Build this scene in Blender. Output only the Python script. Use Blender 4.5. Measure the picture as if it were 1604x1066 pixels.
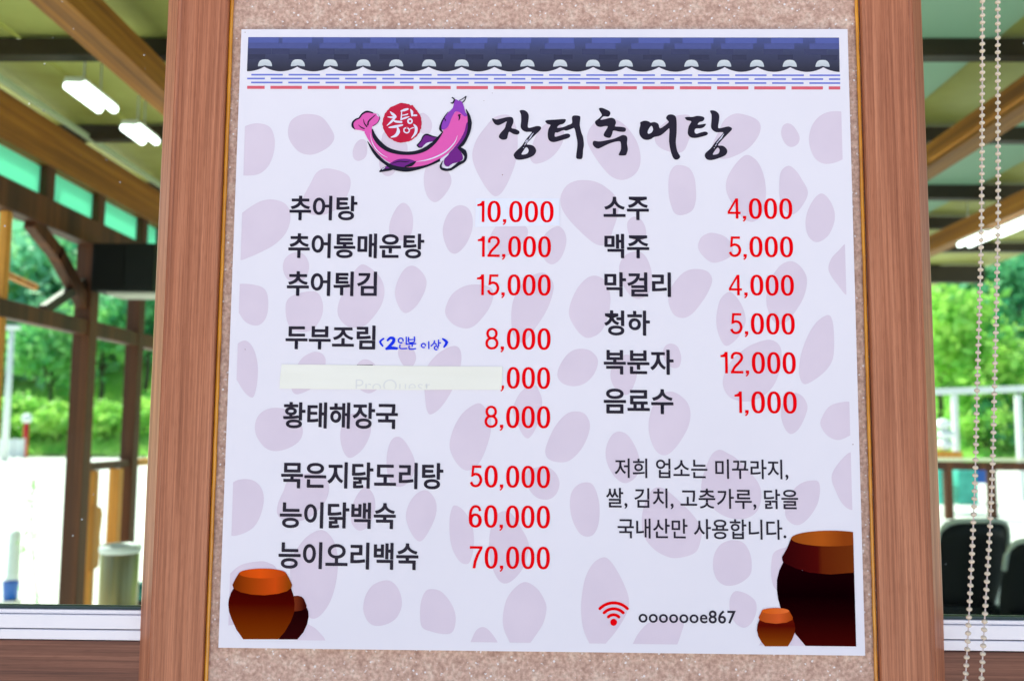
import bpy, bmesh, math, random
import numpy as np
from mathutils import Vector, Matrix
from mathutils.geometry import tessellate_polygon

random.seed(7); rng = np.random.default_rng(7)
for o in list(bpy.data.objects): bpy.data.objects.remove(o)
SC = bpy.context.scene
COL = SC.collection

# ---------------------------------------------------------------- camera
F = 1450.0                                   # focal length in photograph pixels (1604 wide)
PITCH, YAW, ROLL = math.radians(5.5416), math.radians(-1.0999), math.radians(0.4504)
BZ = 1.6935                                  # height of the board's centre
CAM = np.array([-0.016447, -1.324339, BZ - 0.143544])
def rot(p, y, r):
    cy, sy = math.cos(y), math.sin(y); cp, sp = math.cos(p), math.sin(p); cr, sr = math.cos(r), math.sin(r)
    return (np.array([[cy, sy, 0], [-sy, cy, 0], [0, 0, 1]]) @ np.array([[1, 0, 0], [0, cp, -sp], [0, sp, cp]])
            @ np.array([[cr, 0, -sr], [0, 1, 0], [sr, 0, cr]]))
RM = rot(PITCH, YAW, ROLL)
cam = bpy.data.cameras.new('camera'); co = bpy.data.objects.new('camera', cam); COL.objects.link(co)
cam.lens = F * 36 / 1604; cam.sensor_width = 36; cam.clip_start = 0.02; cam.clip_end = 900
m = Matrix.Identity(4)
for i in range(3):
    m[i][0] = RM[i, 0]; m[i][1] = RM[i, 2]; m[i][2] = -RM[i, 1]; m[i][3] = CAM[i]
co.matrix_world = m
cam.dof.use_dof = True; cam.dof.focus_distance = 1.36; cam.dof.aperture_fstop = 3.9
SC.camera = co
def at(px, py, Y):
    """measured point of the photograph, brought to the vertical plane at depth Y"""
    d = RM @ np.array([(px - 802) / F, 1.0, -(py - 533) / F])
    return CAM + d * ((Y - CAM[1]) / d[1])

# ---------------------------------------------------------------- light
SUN_EL, SUN_AZ = math.radians(54), math.atan2(-0.45, 0.4)      # azimuth from +Y towards +X
sd = Vector((math.sin(SUN_AZ) * math.cos(SUN_EL), math.cos(SUN_AZ) * math.cos(SUN_EL), math.sin(SUN_EL)))
W = bpy.data.worlds.new('World'); SC.world = W; W.use_nodes = True
nt = W.node_tree; bg = nt.nodes['Background']; sky = nt.nodes.new('ShaderNodeTexSky')
sky.sky_type = 'NISHITA'; sky.sun_disc = False; sky.sun_elevation = SUN_EL; sky.sun_rotation = SUN_AZ
sky.dust_density = 3.0; sky.air_density = 1.0; sky.ozone_density = 0.6
nt.links.new(sky.outputs[0], bg.inputs[0]); bg.inputs[1].default_value = 0.15
sl = bpy.data.lights.new('sun', 'SUN'); sl.energy = 4.2; sl.angle = math.radians(0.5); sl.color = (1, .95, .87)
so = bpy.data.objects.new('sun', sl); COL.objects.link(so); so.location = (0, 0, 30)
so.rotation_euler = sd.to_track_quat('Z', 'Y').to_euler()
vs = SC.view_settings; vs.view_transform = 'Standard'; vs.look = 'None'; vs.gamma = 1; vs.exposure = 0.78

# ---------------------------------------------------------------- materials
def srgb(r, g, b):
    f = lambda c: (c / 255 / 12.92) if c / 255 < .04045 else ((c / 255 + .055) / 1.055) ** 2.4
    return (f(r), f(g), f(b), 1)
def mat(name, col, rough=.6, metal=0, spec=.5, **k):
    M = bpy.data.materials.new(name); M.use_nodes = True
    p = M.node_tree.nodes['Principled BSDF']
    if 'ink' in name or 'laminated' in name: spec = 0 if ('jar' in name or 'rim' in name or 'mouth' in name) else .1 if name != 'roof_ink' and 'roof' not in name else .45
    p.inputs['Base Color'].default_value = (*col[:3], 1); p.inputs['Roughness'].default_value = rough
    p.inputs['Metallic'].default_value = metal; p.inputs['Specular IOR Level'].default_value = spec
    return M
def nd(M, t, **k):
    n = M.node_tree.nodes.new(t)
    for a, b in k.items():
        if a.startswith('_'): n.inputs[a[1:].replace('_', ' ')].default_value = b
        else: setattr(n, a, b)
    return n
def lk(M, a, b): M.node_tree.links.new(a, b)
def ramp(M, fac, stops):
    r = nd(M, 'ShaderNodeValToRGB'); e = r.color_ramp.elements
    e[0].position = stops[0][0]; e[0].color = stops[0][1]; e[1].position = stops[-1][0]; e[1].color = stops[-1][1]
    for p, c in stops[1:-1]:
        x = e.new(p); x.color = c
    lk(M, fac, r.inputs[0]); return r.outputs[0]
def P(M): return M.node_tree.nodes['Principled BSDF']
def noisy(name, c1, c2, scale, rough=.6, bump=0, stretch=(1, 1, 1), detail=4, metal=0, dist=.001, c3=None, spec=.5):
    M = mat(name, c1, rough, metal, spec)
    tc = nd(M, 'ShaderNodeTexCoord'); mp = nd(M, 'ShaderNodeMapping'); mp.inputs['Scale'].default_value = stretch
    lk(M, tc.outputs['Object'], mp.inputs[0])
    n = nd(M, 'ShaderNodeTexNoise', _Scale=scale, _Detail=detail); lk(M, mp.outputs[0], n.inputs['Vector'])
    st = [(.3, (*c1[:3], 1)), (.7, (*c2[:3], 1))]
    if c3: st.insert(1, (.5, (*c3[:3], 1)))
    lk(M, ramp(M, n.outputs['Fac'], st), P(M).inputs['Base Color'])
    if bump:
        b = nd(M, 'ShaderNodeBump', _Strength=bump, _Distance=dist); lk(M, n.outputs['Fac'], b.inputs['Height'])
        lk(M, b.outputs[0], P(M).inputs['Normal'])
    return M
def wood(name, ca, cb, cc, axis='Z', rough=.42, s=1.0, spec=.35):
    M = mat(name, ca, rough, spec=spec)
    tc = nd(M, 'ShaderNodeTexCoord')
    def nz(sc, det, along):
        mp = nd(M, 'ShaderNodeMapping')
        v = {'Z': (1, 1, along), 'X': (along, 1, 1), 'Y': (1, along, 1)}[axis]
        mp.inputs['Scale'].default_value = v; lk(M, tc.outputs['Object'], mp.inputs[0])
        n = nd(M, 'ShaderNodeTexNoise', _Scale=sc * s, _Detail=det); n.inputs['Distortion'].default_value = .25
        lk(M, mp.outputs[0], n.inputs['Vector']); return n.outputs['Fac']
    a = nz(95, 3, .02); b = nz(420, 3, .010); c = nz(1000, 2, .04)
    col = ramp(M, a, [(.3, (*ca[:3], 1)), (.5, (*cb[:3], 1)), (.72, (*cc[:3], 1))])
    fine = ramp(M, b, [(.36, (.68, .60, .55, 1)), (.62, (1.14, 1.14, 1.14, 1))])
    dash = ramp(M, c, [(.36, (.76, .68, .62, 1)), (.48, (1.02, 1.02, 1.02, 1))])
    m1 = nd(M, 'ShaderNodeMix', data_type='RGBA', blend_type='MULTIPLY'); m1.inputs[0].default_value = .8
    lk(M, col, m1.inputs[6]); lk(M, fine, m1.inputs[7])
    m2 = nd(M, 'ShaderNodeMix', data_type='RGBA', blend_type='MULTIPLY'); m2.inputs[0].default_value = .6
    lk(M, m1.outputs[2], m2.inputs[6]); lk(M, dash, m2.inputs[7]); lk(M, m2.outputs[2], P(M).inputs['Base Color'])
    bp = nd(M, 'ShaderNodeBump', _Strength=.25, _Distance=.0006); lk(M, b, bp.inputs['Height']); lk(M, bp.outputs[0], P(M).inputs['Normal'])
    return M

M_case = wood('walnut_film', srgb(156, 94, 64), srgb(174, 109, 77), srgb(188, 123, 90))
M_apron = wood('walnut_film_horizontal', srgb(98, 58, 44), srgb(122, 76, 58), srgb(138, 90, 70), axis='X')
M_pvc = mat('white_pvc', (.86, .81, .84), .3, spec=.25)
M_gasket = mat('dark_gasket', (.02, .05, .05), .5)
M_gold = noisy('amber_sealant', srgb(232, 158, 24), srgb(196, 122, 14), 60, .25, .3, (1, 1, .4), spec=.8)
M_board = noisy('laminated_board', (.765, .725, .785), (.79, .75, .81), 3, .32, spec=.14)
M_core = mat('foam_core', (.8, .79, .84), .6)
M_paper = None
# wallpaper: blotchy pinkish stone texture with fine pale grit
def wallpaper():
    M = mat('stone_wallpaper', (.45, .33, .29), .62, spec=.3)
    tc = nd(M, 'ShaderNodeTexCoord'); O = tc.outputs['Object']
    n1 = nd(M, 'ShaderNodeTexNoise', _Scale=55.0, _Detail=5.0); n1.inputs['Roughness'].default_value = .65; lk(M, O, n1.inputs['Vector'])
    n2 = nd(M, 'ShaderNodeTexNoise', _Scale=190.0, _Detail=4.0); lk(M, O, n2.inputs['Vector'])
    v = nd(M, 'ShaderNodeTexVoronoi', _Scale=150.0); lk(M, O, v.inputs['Vector'])
    base = ramp(M, n1.outputs['Fac'], [(.3, srgb(172, 136, 120)), (.5, srgb(198, 163, 146)), (.7, srgb(216, 191, 174))])
    gr = ramp(M, n2.outputs['Fac'], [(.34, (.66, .56, .54, 1)), (.5, (1, 1, 1, 1)), (.62, (1.3, 1.33, 1.36, 1))])
    mx = nd(M, 'ShaderNodeMix', data_type='RGBA', blend_type='MULTIPLY'); mx.inputs[0].default_value = .62
    lk(M, base, mx.inputs[6]); lk(M, gr, mx.inputs[7])
    sp = ramp(M, v.outputs['Distance'], [(.0, (1, 1, 1, 1)), (.2, (1, 1, 1, 1)), (.3, (0, 0, 0, 1))])
    n3 = nd(M, 'ShaderNodeTexNoise', _Scale=130.0, _Detail=2.0); lk(M, O, n3.inputs['Vector'])
    s3 = ramp(M, n3.outputs['Fac'], [(.52, (0, 0, 0, 1)), (.6, (1, 1, 1, 1))])
    mm = nd(M, 'ShaderNodeMath', operation='MULTIPLY'); lk(M, sp, mm.inputs[0]); lk(M, s3, mm.inputs[1])
    m3 = nd(M, 'ShaderNodeMath', operation='MULTIPLY'); lk(M, mm.outputs[0], m3.inputs[0]); m3.inputs[1].default_value = .85
    mf = nd(M, 'ShaderNodeMix', data_type='RGBA'); lk(M, m3.outputs[0], mf.inputs[0]); lk(M, mx.outputs[2], mf.inputs[6]); mf.inputs[7].default_value = (.85, .82, .84, 1)
    lk(M, mf.outputs[2], P(M).inputs['Base Color'])
    b = nd(M, 'ShaderNodeBump', _Strength=.6, _Distance=.0012); lk(M, n1.outputs['Fac'], b.inputs['Height'])
    b2 = nd(M, 'ShaderNodeBump', _Strength=.5, _Distance=.0005); lk(M, n2.outputs['Fac'], b2.inputs['Height']); lk(M, b.outputs[0], b2.inputs['Normal'])
    lk(M, b2.outputs[0], P(M).inputs['Normal'])
    return M
M_wall = wallpaper()
def glassmat():
    M = bpy.data.materials.new('window_glass'); M.use_nodes = True; t = M.node_tree; t.nodes.clear()
    o = t.nodes.new('ShaderNodeOutputMaterial'); tr = t.nodes.new('ShaderNodeBsdfTransparent'); tr.inputs[0].default_value = (.80, .97, .86, 1)
    g = t.nodes.new('ShaderNodeBsdfGlossy'); g.inputs['Roughness'].default_value = .02
    fr = t.nodes.new('ShaderNodeFresnel'); fr.inputs[0].default_value = 1.10
    mx = t.nodes.new('ShaderNodeMixShader'); t.links.new(fr.outputs[0], mx.inputs[0]); t.links.new(tr.outputs[0], mx.inputs[1]); t.links.new(g.outputs[0], mx.inputs[2])
    # small dried splashes on the pane
    df = t.nodes.new('ShaderNodeBsdfDiffuse'); df.inputs[0].default_value = (.8, .85, .85, 1)
    tc = t.nodes.new('ShaderNodeTexCoord'); v = t.nodes.new('ShaderNodeTexVoronoi'); v.inputs['Scale'].default_value = 38
    t.links.new(tc.outputs['Object'], v.inputs['Vector'])
    n = t.nodes.new('ShaderNodeTexNoise'); n.inputs['Scale'].default_value = 6; t.links.new(tc.outputs['Object'], n.inputs['Vector'])
    r1 = t.nodes.new('ShaderNodeValToRGB'); r1.color_ramp.elements[0].position = .05; r1.color_ramp.elements[0].color = (1, 1, 1, 1)
    r1.color_ramp.elements[1].position = .085; r1.color_ramp.elements[1].color = (0, 0, 0, 1); t.links.new(v.outputs['Distance'], r1.inputs[0])
    r2 = t.nodes.new('ShaderNodeValToRGB'); r2.color_ramp.elements[0].position = .5; r2.color_ramp.elements[1].position = .62; t.links.new(n.outputs['Fac'], r2.inputs[0])
    mu = t.nodes.new('ShaderNodeMath'); mu.operation = 'MULTIPLY'; t.links.new(r1.outputs[0], mu.inputs[0]); t.links.new(r2.outputs[0], mu.inputs[1])
    mu2 = t.nodes.new('ShaderNodeMath'); mu2.operation = 'MULTIPLY'; t.links.new(mu.outputs[0], mu2.inputs[0]); mu2.inputs[1].default_value = .35
    m2 = t.nodes.new('ShaderNodeMixShader'); t.links.new(mu2.outputs[0], m2.inputs[0]); t.links.new(mx.outputs[0], m2.inputs[1]); t.links.new(df.outputs[0], m2.inputs[2])
    t.links.new(m2.outputs[0], o.inputs[0]); return M
M_glass = glassmat()
def transl(name, col, tc, k=.5, var=None):
    M = mat(name, col, .6)
    t = M.node_tree; p = P(M); o = t.nodes['Material Output']
    tr = t.nodes.new('ShaderNodeBsdfTranslucent'); tr.inputs[0].default_value = (*tc[:3], 1)
    mx = t.nodes.new('ShaderNodeMixShader'); mx.inputs[0].default_value = k
    t.links.new(p.outputs[0], mx.inputs[1]); t.links.new(tr.outputs[0], mx.inputs[2]); t.links.new(mx.outputs[0], o.inputs[0])
    if var:
        g = nd(M, 'ShaderNodeTexCoord'); n = nd(M, 'ShaderNodeTexNoise', _Scale=var[0], _Detail=3.0); lk(M, g.outputs['Object'], n.inputs['Vector'])
        c = ramp(M, n.outputs['Fac'], [(.35, (*var[1], 1)), (.65, (*var[2], 1))]); lk(M, c, p.inputs['Base Color']); lk(M, c, tr.inputs[0])
    return M
def ink(M, k=.16): P(M).inputs['Specular IOR Level'].default_value = k; return M
def pm(name, c, rough=.34): return mat(name, c if len(c) == 4 else srgb(*c), rough)
M_ink = noisy('black_ink', srgb(36, 30, 42), srgb(44, 38, 52), 40, .3)
M_red = mat('red_ink', (.80, .0, .003), .4); P(M_red).inputs['Specular IOR Level'].default_value = .02
M_pebble = noisy('mauve_ink', srgb(213, 198, 212), srgb(219, 204, 217), 14, .34)

# ---------------------------------------------------------------- builders
def tag(o, label=None, cat=None, group=None, kind=None):
    if label: o['label'] = label
    if cat: o['category'] = cat
    if group: o['group'] = group
    if kind: o['kind'] = kind
    return o
def link(name, me, m, parent=None):
    o = bpy.data.objects.new(name, me); COL.objects.link(o)
    if m and not me.materials: me.materials.append(m)
    if parent:
        o.parent = parent; o.matrix_parent_inverse = parent.matrix_world.inverted() if False else Matrix.Translation(-Vector(parent.location))
    return o
def empty(name, loc, label, cat, group=None):
    o = bpy.data.objects.new(name, None); COL.objects.link(o); o.location = loc; o.empty_display_size = .1
    return tag(o, label, cat, group)
def me_from(name, V, Fc, smooth=False):
    me = bpy.data.meshes.new(name); me.from_pydata([tuple(map(float, v)) for v in V], [], Fc); me.update()
    if smooth: me.polygons.foreach_set('use_smooth', [True] * len(me.polygons))
    return me
def box(name, a, b, m, parent=None, bev=0.0, seg=2):
    bm = bmesh.new()
    vs_ = [bm.verts.new((x, y, z)) for x in (a[0], b[0]) for y in (a[1], b[1]) for z in (a[2], b[2])]
    for f in ((0, 1, 3, 2), (4, 6, 7, 5), (0, 4, 5, 1), (2, 3, 7, 6), (0, 2, 6, 4), (1, 5, 7, 3)): bm.faces.new([vs_[i] for i in f])
    bmesh.ops.recalc_face_normals(bm, faces=bm.faces)
    if bev: bmesh.ops.bevel(bm, geom=bm.edges[:], offset=bev, segments=seg, profile=.7, affect='EDGES')
    me = bpy.data.meshes.new(name); bm.to_mesh(me); bm.free(); return link(name, me, m, parent)
def tube(name, pts, r, m, parent=None, n=10, closed=False, flat=1.0):
    pts = [Vector(p) for p in pts]; V = []; Fc = []
    rs = r if isinstance(r, (list, tuple)) else [r] * len(pts)
    for i, p in enumerate(pts):
        d = (pts[min(i + 1, len(pts) - 1)] - pts[max(i - 1, 0)]).normalized()
        u = d.cross(Vector((0, 0, 1)) if abs(d.z) < .9 else Vector((1, 0, 0))).normalized(); w = d.cross(u)
        for k in range(n):
            a = 2 * math.pi * k / n; V.append(p + u * math.cos(a) * rs[i] + w * math.sin(a) * rs[i] * flat)
    for i in range(len(pts) - 1):
        for k in range(n): Fc.append((i * n + k, i * n + (k + 1) % n, (i + 1) * n + (k + 1) % n, (i + 1) * n + k))
    Fc.append(tuple(range(n))[::-1]); Fc.append(tuple((len(pts) - 1) * n + k for k in range(n)))
    return link(name, me_from(name, V, Fc, True), m, parent)
def lathe(name, prof, loc, m, parent=None, n=32):
    V = []; Fc = []
    for r, z in prof:
        for k in range(n):
            a = 2 * math.pi * k / n; V.append((loc[0] + r * math.cos(a), loc[1] + r * math.sin(a), loc[2] + z))
    for i in range(len(prof) - 1):
        for k in range(n): Fc.append((i * n + k, i * n + (k + 1) % n, (i + 1) * n + (k + 1) % n, (i + 1) * n + k))
    return link(name, me_from(name, V, Fc, True), m, parent)
def beam(name, p, q, w, h, m, parent=None):
    """square-cut timber from p to q, w wide, h deep"""
    p = Vector(p); q = Vector(q); d = (q - p).normalized()
    s = d.cross(Vector((0, 0, 1)) if abs(d.z) < .95 else Vector((0, 1, 0))).normalized(); u = s.cross(d)
    V = [c + s * (a * w / 2) + u * (b * h / 2) for c in (p, q) for a, b in ((-1, -1), (1, -1), (1, 1), (-1, 1))]
    bm = bmesh.new(); vv = [bm.verts.new(v) for v in V]
    for f in ((0, 1, 2, 3), (7, 6, 5, 4), (0, 4, 5, 1), (1, 5, 6, 2), (2, 6, 7, 3), (3, 7, 4, 0)): bm.faces.new([vv[i] for i in f])
    bmesh.ops.recalc_face_normals(bm, faces=bm.faces); bmesh.ops.bevel(bm, geom=bm.edges[:], offset=.004, segments=1, affect='EDGES')
    me = bpy.data.meshes.new(name); bm.to_mesh(me); bm.free(); return link(name, me, m, parent)
def prism(name, prof, z0, z1, m, parent=None):
    """(x, y) profile run up from z0 to z1"""
    n = len(prof); V = [(x, y, z) for z in (z0, z1) for x, y in prof]
    Fc = [(i, (i + 1) % n, n + (i + 1) % n, n + i) for i in range(n)]
    for t in tessellate_polygon([[Vector((x, y, 0)) for x, y in prof]]): Fc += [tuple(t), tuple(n + i for i in t[::-1])]
    me = me_from(name, V, Fc); bm = bmesh.new(); bm.from_mesh(me); bmesh.ops.recalc_face_normals(bm, faces=bm.faces); bm.to_mesh(me); bm.free()
    return link(name, me, m, parent)

# ---------------------------------------------------------------- wall, casings, windows
Y0 = 0.0
X = lambda px, y=500, Y=0.0: at(px, y, Y)[0]
Zp = lambda px, py, Y=0.0: at(px, py, Y)[2]
FACE = -0.014
xl_o, xl_f, xl_i = X(242, 533, .022), X(261, 533, FACE), X(336, 533, FACE)
xr_i, xr_f, xr_o = X(1365, 500, FACE), X(1441, 500, FACE), X(1458.5, 500, .022)
zb_l = Zp(100, 950, .03); zw = Zp(100, 1001, .012)
TOP = 2.75
box('wallpapered_wall', (xl_f + .01, Y0, 0), (xr_f - .01, .11, TOP), M_wall)['kind'] = 'structure'
M_plaster = noisy('painted_wall', (.55, .5, .45), (.6, .55, .5), 8, .8)
for nm, x0, x1 in (('wall_beyond_left_window', -3.2, -2.0), ('wall_beyond_right_window', 2.0, 3.6)):
    box(nm, (x0, Y0, 0), (x1, .11, TOP), M_plaster)['kind'] = 'structure'
box('wall_above_windows', (-3.2, Y0 - .002, TOP), (3.6, .115, 3.25), M_plaster)['kind'] = 'structure'
for nm, x0, x1 in (('wall_below_left_window', -2.0, xl_f + .01), ('wall_below_right_window', xr_f - .01, 2.0)):
    box(nm, (x0, .05, 0), (x1, .11, zw - .05), M_plaster)['kind'] = 'structure'
def casing(side, xo, xf, xi, label):
    s = 1 if side == 'l' else -1
    e = .002 * s
    g = empty('window_casing', ((xo + xi) / 2, 0, 0), label, 'door casing' if False else 'casing', 'wood casings beside the menu board')
    pr = [(xi, -.0005), (xi, FACE + .0015), (xi - e * .8, FACE), (xf + e, FACE), (xf, FACE + .0005),
          (xf - s * .001, FACE + .002), (xf - s * .004, FACE + .0035), (xf - s * .006, FACE + .0035), (xf - s * .0065, FACE + .003),
          (xo + s * .004, .010), (xo + s * .0005, .016), (xo, .022), (xo, .06), (xf + s * .012, .06), (xf + s * .012, -.0005)]
    prism('casing_board', pr, .02, TOP - .003, M_case, g); return g
casing('l', xl_o, xl_f, xl_i, 'brown wood-grain casing on the left of the menu board')
casing('r', xr_o, xr_f, xr_i, 'brown wood-grain casing on the right of the menu board, near the bead chain')
def seal(x, label, w, seed):
    r = random.Random(seed); pts = []; rs = []
    z = .05
    while z < TOP - .03:
        pts.append((x + r.uniform(-.00025, .00025), -.0035, z)); rs.append(w * r.uniform(.92, 1.05)); z += r.uniform(.01, .03)
    o = tube('sealant_bead', pts, rs, M_gold, None, 8)
    return tag(o, label, 'sealant', 'amber sealant beads beside the casings')
seal(xl_i + .0032, 'thin amber sealant bead along the left casing', .0030, 3)
seal(xr_i - .0042, 'thin amber sealant bead along the right casing', .0026, 4)

def window(name, x0, x1, label, shift):
    zb = zb_l
    g = empty(name, ((x0 + x1) / 2, .05, zb), label, 'window', 'windows on both sides of the menu board')
    # bottom track and sash rail in two steps
    box('track', (x0, .012, zw), (x1, .075, zw + .0135), M_pvc, g, .0015)
    box('sash_rail', (x0, .0145, zw + .0148), (x1, .065, zw + .034), M_pvc, g, .0015)
    box('rail_lip', (x0, .0185, zw + .0345), (x1, .060, zb - .0015), M_pvc, g, .001)
    box('gasket', (x0, .024, zb - .001), (x1, .036, zb + .0025), M_gasket, g)
    box('head_rail', (x0, .018, TOP - .06), (x1, .065, TOP - .004), M_pvc, g, .002)
    xe = x0 if x0 < -1 else x1
    box('side_rail', (xe - .02, .017, zw + .035), (xe + .02, .066, TOP - .062), M_pvc, g, .002)
    V = [(x0, .03, zb + .001), (x1, .03, zb + .001), (x1, .03, TOP - .05), (x0, .03, TOP - .05)]
    link('glass_pane', me_from('glass_pane', V, [(0, 1, 2, 3)]), M_glass, g)
    return g
window('sliding_window', -1.98, xl_f + .012, 'white framed sliding window to the left of the menu board', 0)
window('sliding_window', xr_f - .012, 1.98, 'white framed sliding window to the right, behind the bead chain', 0)
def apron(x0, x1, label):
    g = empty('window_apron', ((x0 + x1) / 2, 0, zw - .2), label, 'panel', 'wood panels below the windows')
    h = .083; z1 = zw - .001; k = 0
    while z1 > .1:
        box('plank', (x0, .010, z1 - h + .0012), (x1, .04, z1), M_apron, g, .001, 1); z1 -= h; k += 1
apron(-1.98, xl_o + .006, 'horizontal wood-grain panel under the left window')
apron(xr_o - .006, 1.98, 'horizontal wood-grain panel under the right window')

# bead chain of the roller blind
M_bead = mat('pearl_bead', srgb(214, 196, 172), .2, spec=.8)
M_cord = mat('chain_cord', srgb(205, 190, 186), .6)
gch = empty('blind_chain', at(1550, 500, -.06), 'pair of pearl bead chain strands hanging in front of the right window', 'bead chain')
bm = bmesh.new(); bmesh.ops.create_uvsphere(bm, u_segments=12, v_segments=8, radius=.0038)
for v in bm.verts: v.co.z *= .78
for f in bm.faces: f.smooth = True
bead_me = bpy.data.meshes.new('bead'); bm.to_mesh(bead_me); bm.free(); bead_me.materials.append(M_bead)
for path, y0 in (([(1540, -300), (1539, -40), (1538.5, 160), (1537.5, 330), (1535.5, 440), (1531, 590), (1527, 760), (1518.5, 950), (1512, 1066), (1507, 1120), (1503, 1220), (1509, 1268)], -.06),
             ([(1563, -300), (1563, -40), (1563, 160), (1563.5, 330), (1561.5, 440), (1558, 600), (1553, 780), (1543.5, 950), (1537, 1066), (1532, 1120), (1525, 1220), (1517, 1268)], -.066)):
    pts = [Vector(at(a, b, y0)) for a, b in path]
    fine = []
    for i in range(len(pts) - 1):
        p0 = pts[max(i - 1, 0)]; p1 = pts[i]; p2 = pts[i + 1]; p3 = pts[min(i + 2, len(pts) - 1)]
        for k in range(16):
            t = k / 16; fine.append(.5 * ((2 * p1) + (-p0 + p2) * t + (2 * p0 - 5 * p1 + 4 * p2 - p3) * t * t + (-p0 + 3 * p1 - 3 * p2 + p3) * t ** 3))
    tube('cord', fine, .0009, M_cord, gch, 6)
    acc = 0; nxt = 0; step = .01035
    for i in range(len(fine) - 1):
        d = (fine[i + 1] - fine[i]).length
        while nxt <= acc + d:
            p = fine[i].lerp(fine[i + 1], (nxt - acc) / d)
            o = bpy.data.objects.new('bead', bead_me); COL.objects.link(o); o.parent = gch
            o.location = p - gch.location; o.rotation_euler = (random.uniform(-.2, .2), random.uniform(-.2, .2), random.uniform(0, 3)); nxt += step
        acc += d

# ---------------------------------------------------------------- menu board
BY = -.0115                                   # front face of the board
board = empty('menu_board', (0, BY, BZ - .45), 'large square white menu board with Korean dishes and red prices', 'menu board')
_c = [at(*p, BY) for p in ((377.5, 45.6), (1327.2, 46), (1356, 1027), (342.5, 1013))]
_x0, _x1 = (_c[0][0] + _c[3][0]) / 2, (_c[1][0] + _c[2][0]) / 2; _z0, _z1 = (_c[2][2] + _c[3][2]) / 2, (_c[0][2] + _c[1][2]) / 2
box('panel', (_x0, BY, _z0), (_x1, -.0058, _z1), M_board, board, .0006)
for _i in (.15, .5, .85):
    for _j in (.06, .94): box('mounting_pad', (_x0 + (_x1 - _x0) * _i - .02, -.0057, _z0 + (_z1 - _z0) * _j - .02), (_x0 + (_x1 - _x0) * _i + .02, -.0002, _z0 + (_z1 - _z0) * _j + .02), M_core, board)
LAY = .00012
def flat(name, loops, layer, m, parent=board, clip=None, cr=0, Y=None):
    """flat print: outline loops measured on the photograph, laid on the board"""
    Yb = (BY if Y is None else Y)
    L = []
    for lp in loops:
        q = [at(a, b, Yb) for a, b in lp]; q = [(v[0], v[2]) for v in q]
        if cr:
            n = len(q); out = []
            for i in range(n):
                p0, p1, p2, p3 = (np.array(q[(i + j) % n]) for j in (-1, 0, 1, 2))
                for k in range(cr):
                    t = k / cr; out.append(tuple(.5 * ((2 * p1) + (-p0 + p2) * t + (2 * p0 - 5 * p1 + 4 * p2 - p3) * t * t + (-p0 + 3 * p1 - 3 * p2 + p3) * t ** 3)))
            q = out
        L.append([Vector((a, b, 0)) for a, b in q])
    V = [v for l in L for v in l]; T = tessellate_polygon(L)
    bm = bmesh.new(); vv = [bm.verts.new((v.x, Yb - LAY * layer, v.y)) for v in V]
    for t in T:
        try: bm.faces.new([vv[i] for i in t])
        except ValueError: pass
    if clip:
        for pc, pn in clip:
            bmesh.ops.bisect_plane(bm, geom=bm.verts[:] + bm.edges[:] + bm.faces[:], plane_co=pc, plane_no=pn, clear_outer=True)
    for f in bm.faces:
        f.normal_update()
        if f.normal.y > 0: f.normal_flip()
    me = bpy.data.meshes.new(name); bm.to_mesh(me); bm.free()
    return link(name, me, m, parent)
def mk_clip(tl, tr, br, bl, Y=BY):
    c = [Vector(at(*p, Y)) for p in (tl, tr, br, bl)]; mid = sum(c, Vector()) / 4; out = []
    for i in range(4):
        a, b = c[i], c[(i + 1) % 4]; n = (b - a).cross(Vector((0, 1, 0))).normalized()
        if (mid - a).dot(n) > 0: n = -n
        out.append((a, n))
    return out
CLIP = mk_clip((388.5, 58.5), (1314.5, 59), (1341, 1011.5), (357, 1000.5))
def stroke_poly(pts, ws, n=6):
    """brush stroke outline from a centre line with a width at every point"""
    pts = [np.array(p, float) for p in pts]
    if not isinstance(ws, (list, tuple)): ws = [ws] * len(pts)
    P_, W_ = [], []
    for i in range(len(pts) - 1):
        p0, p1, p2, p3 = pts[max(i - 1, 0)], pts[i], pts[i + 1], pts[min(i + 2, len(pts) - 1)]
        for k in range(n):
            t = k / n; P_.append(.5 * ((2 * p1) + (-p0 + p2) * t + (2 * p0 - 5 * p1 + 4 * p2 - p3) * t * t + (-p0 + 3 * p1 - 3 * p2 + p3) * t ** 3)); W_.append(ws[i] * (1 - t) + ws[i + 1] * t)
    P_.append(pts[-1]); W_.append(ws[-1])
    a, b = [], []
    for i in range(len(P_)):
        d = P_[min(i + 1, len(P_) - 1)] - P_[max(i - 1, 0)]; d = d / (np.linalg.norm(d) + 1e-9); nn = np.array([-d[1], d[0]])
        a.append(P_[i] + nn * W_[i] / 2); b.append(P_[i] - nn * W_[i] / 2)
    # rounded ends
    def cap(c, frm, w):
        v = frm - c; an = math.atan2(v[1], v[0]); return [c + np.array([math.cos(an - q), math.sin(an - q)]) * w / 2 for q in (math.pi * .25, math.pi * .5, math.pi * .75)]
    return [tuple(p) for p in a + cap(P_[-1], a[-1], W_[-1]) + b[::-1] + cap(P_[0], b[0], W_[0])]
def Zm(ox, oy, s): return lambda pts: [(ox + a / s, oy + b / s) for a, b in pts]
def join(name, objs, m=None):
    """weld several print pieces into one mesh"""
    bm = bmesh.new()
    for o in objs: bm.from_mesh(o.data)
    me = bpy.data.meshes.new(name); bm.to_mesh(me); bm.free(); o0 = objs[0]; par = o0.parent
    me.materials.append(m or o0.data.materials[0])
    for o in objs: bpy.data.objects.remove(o)
    return link(name, me, None, par)

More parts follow.
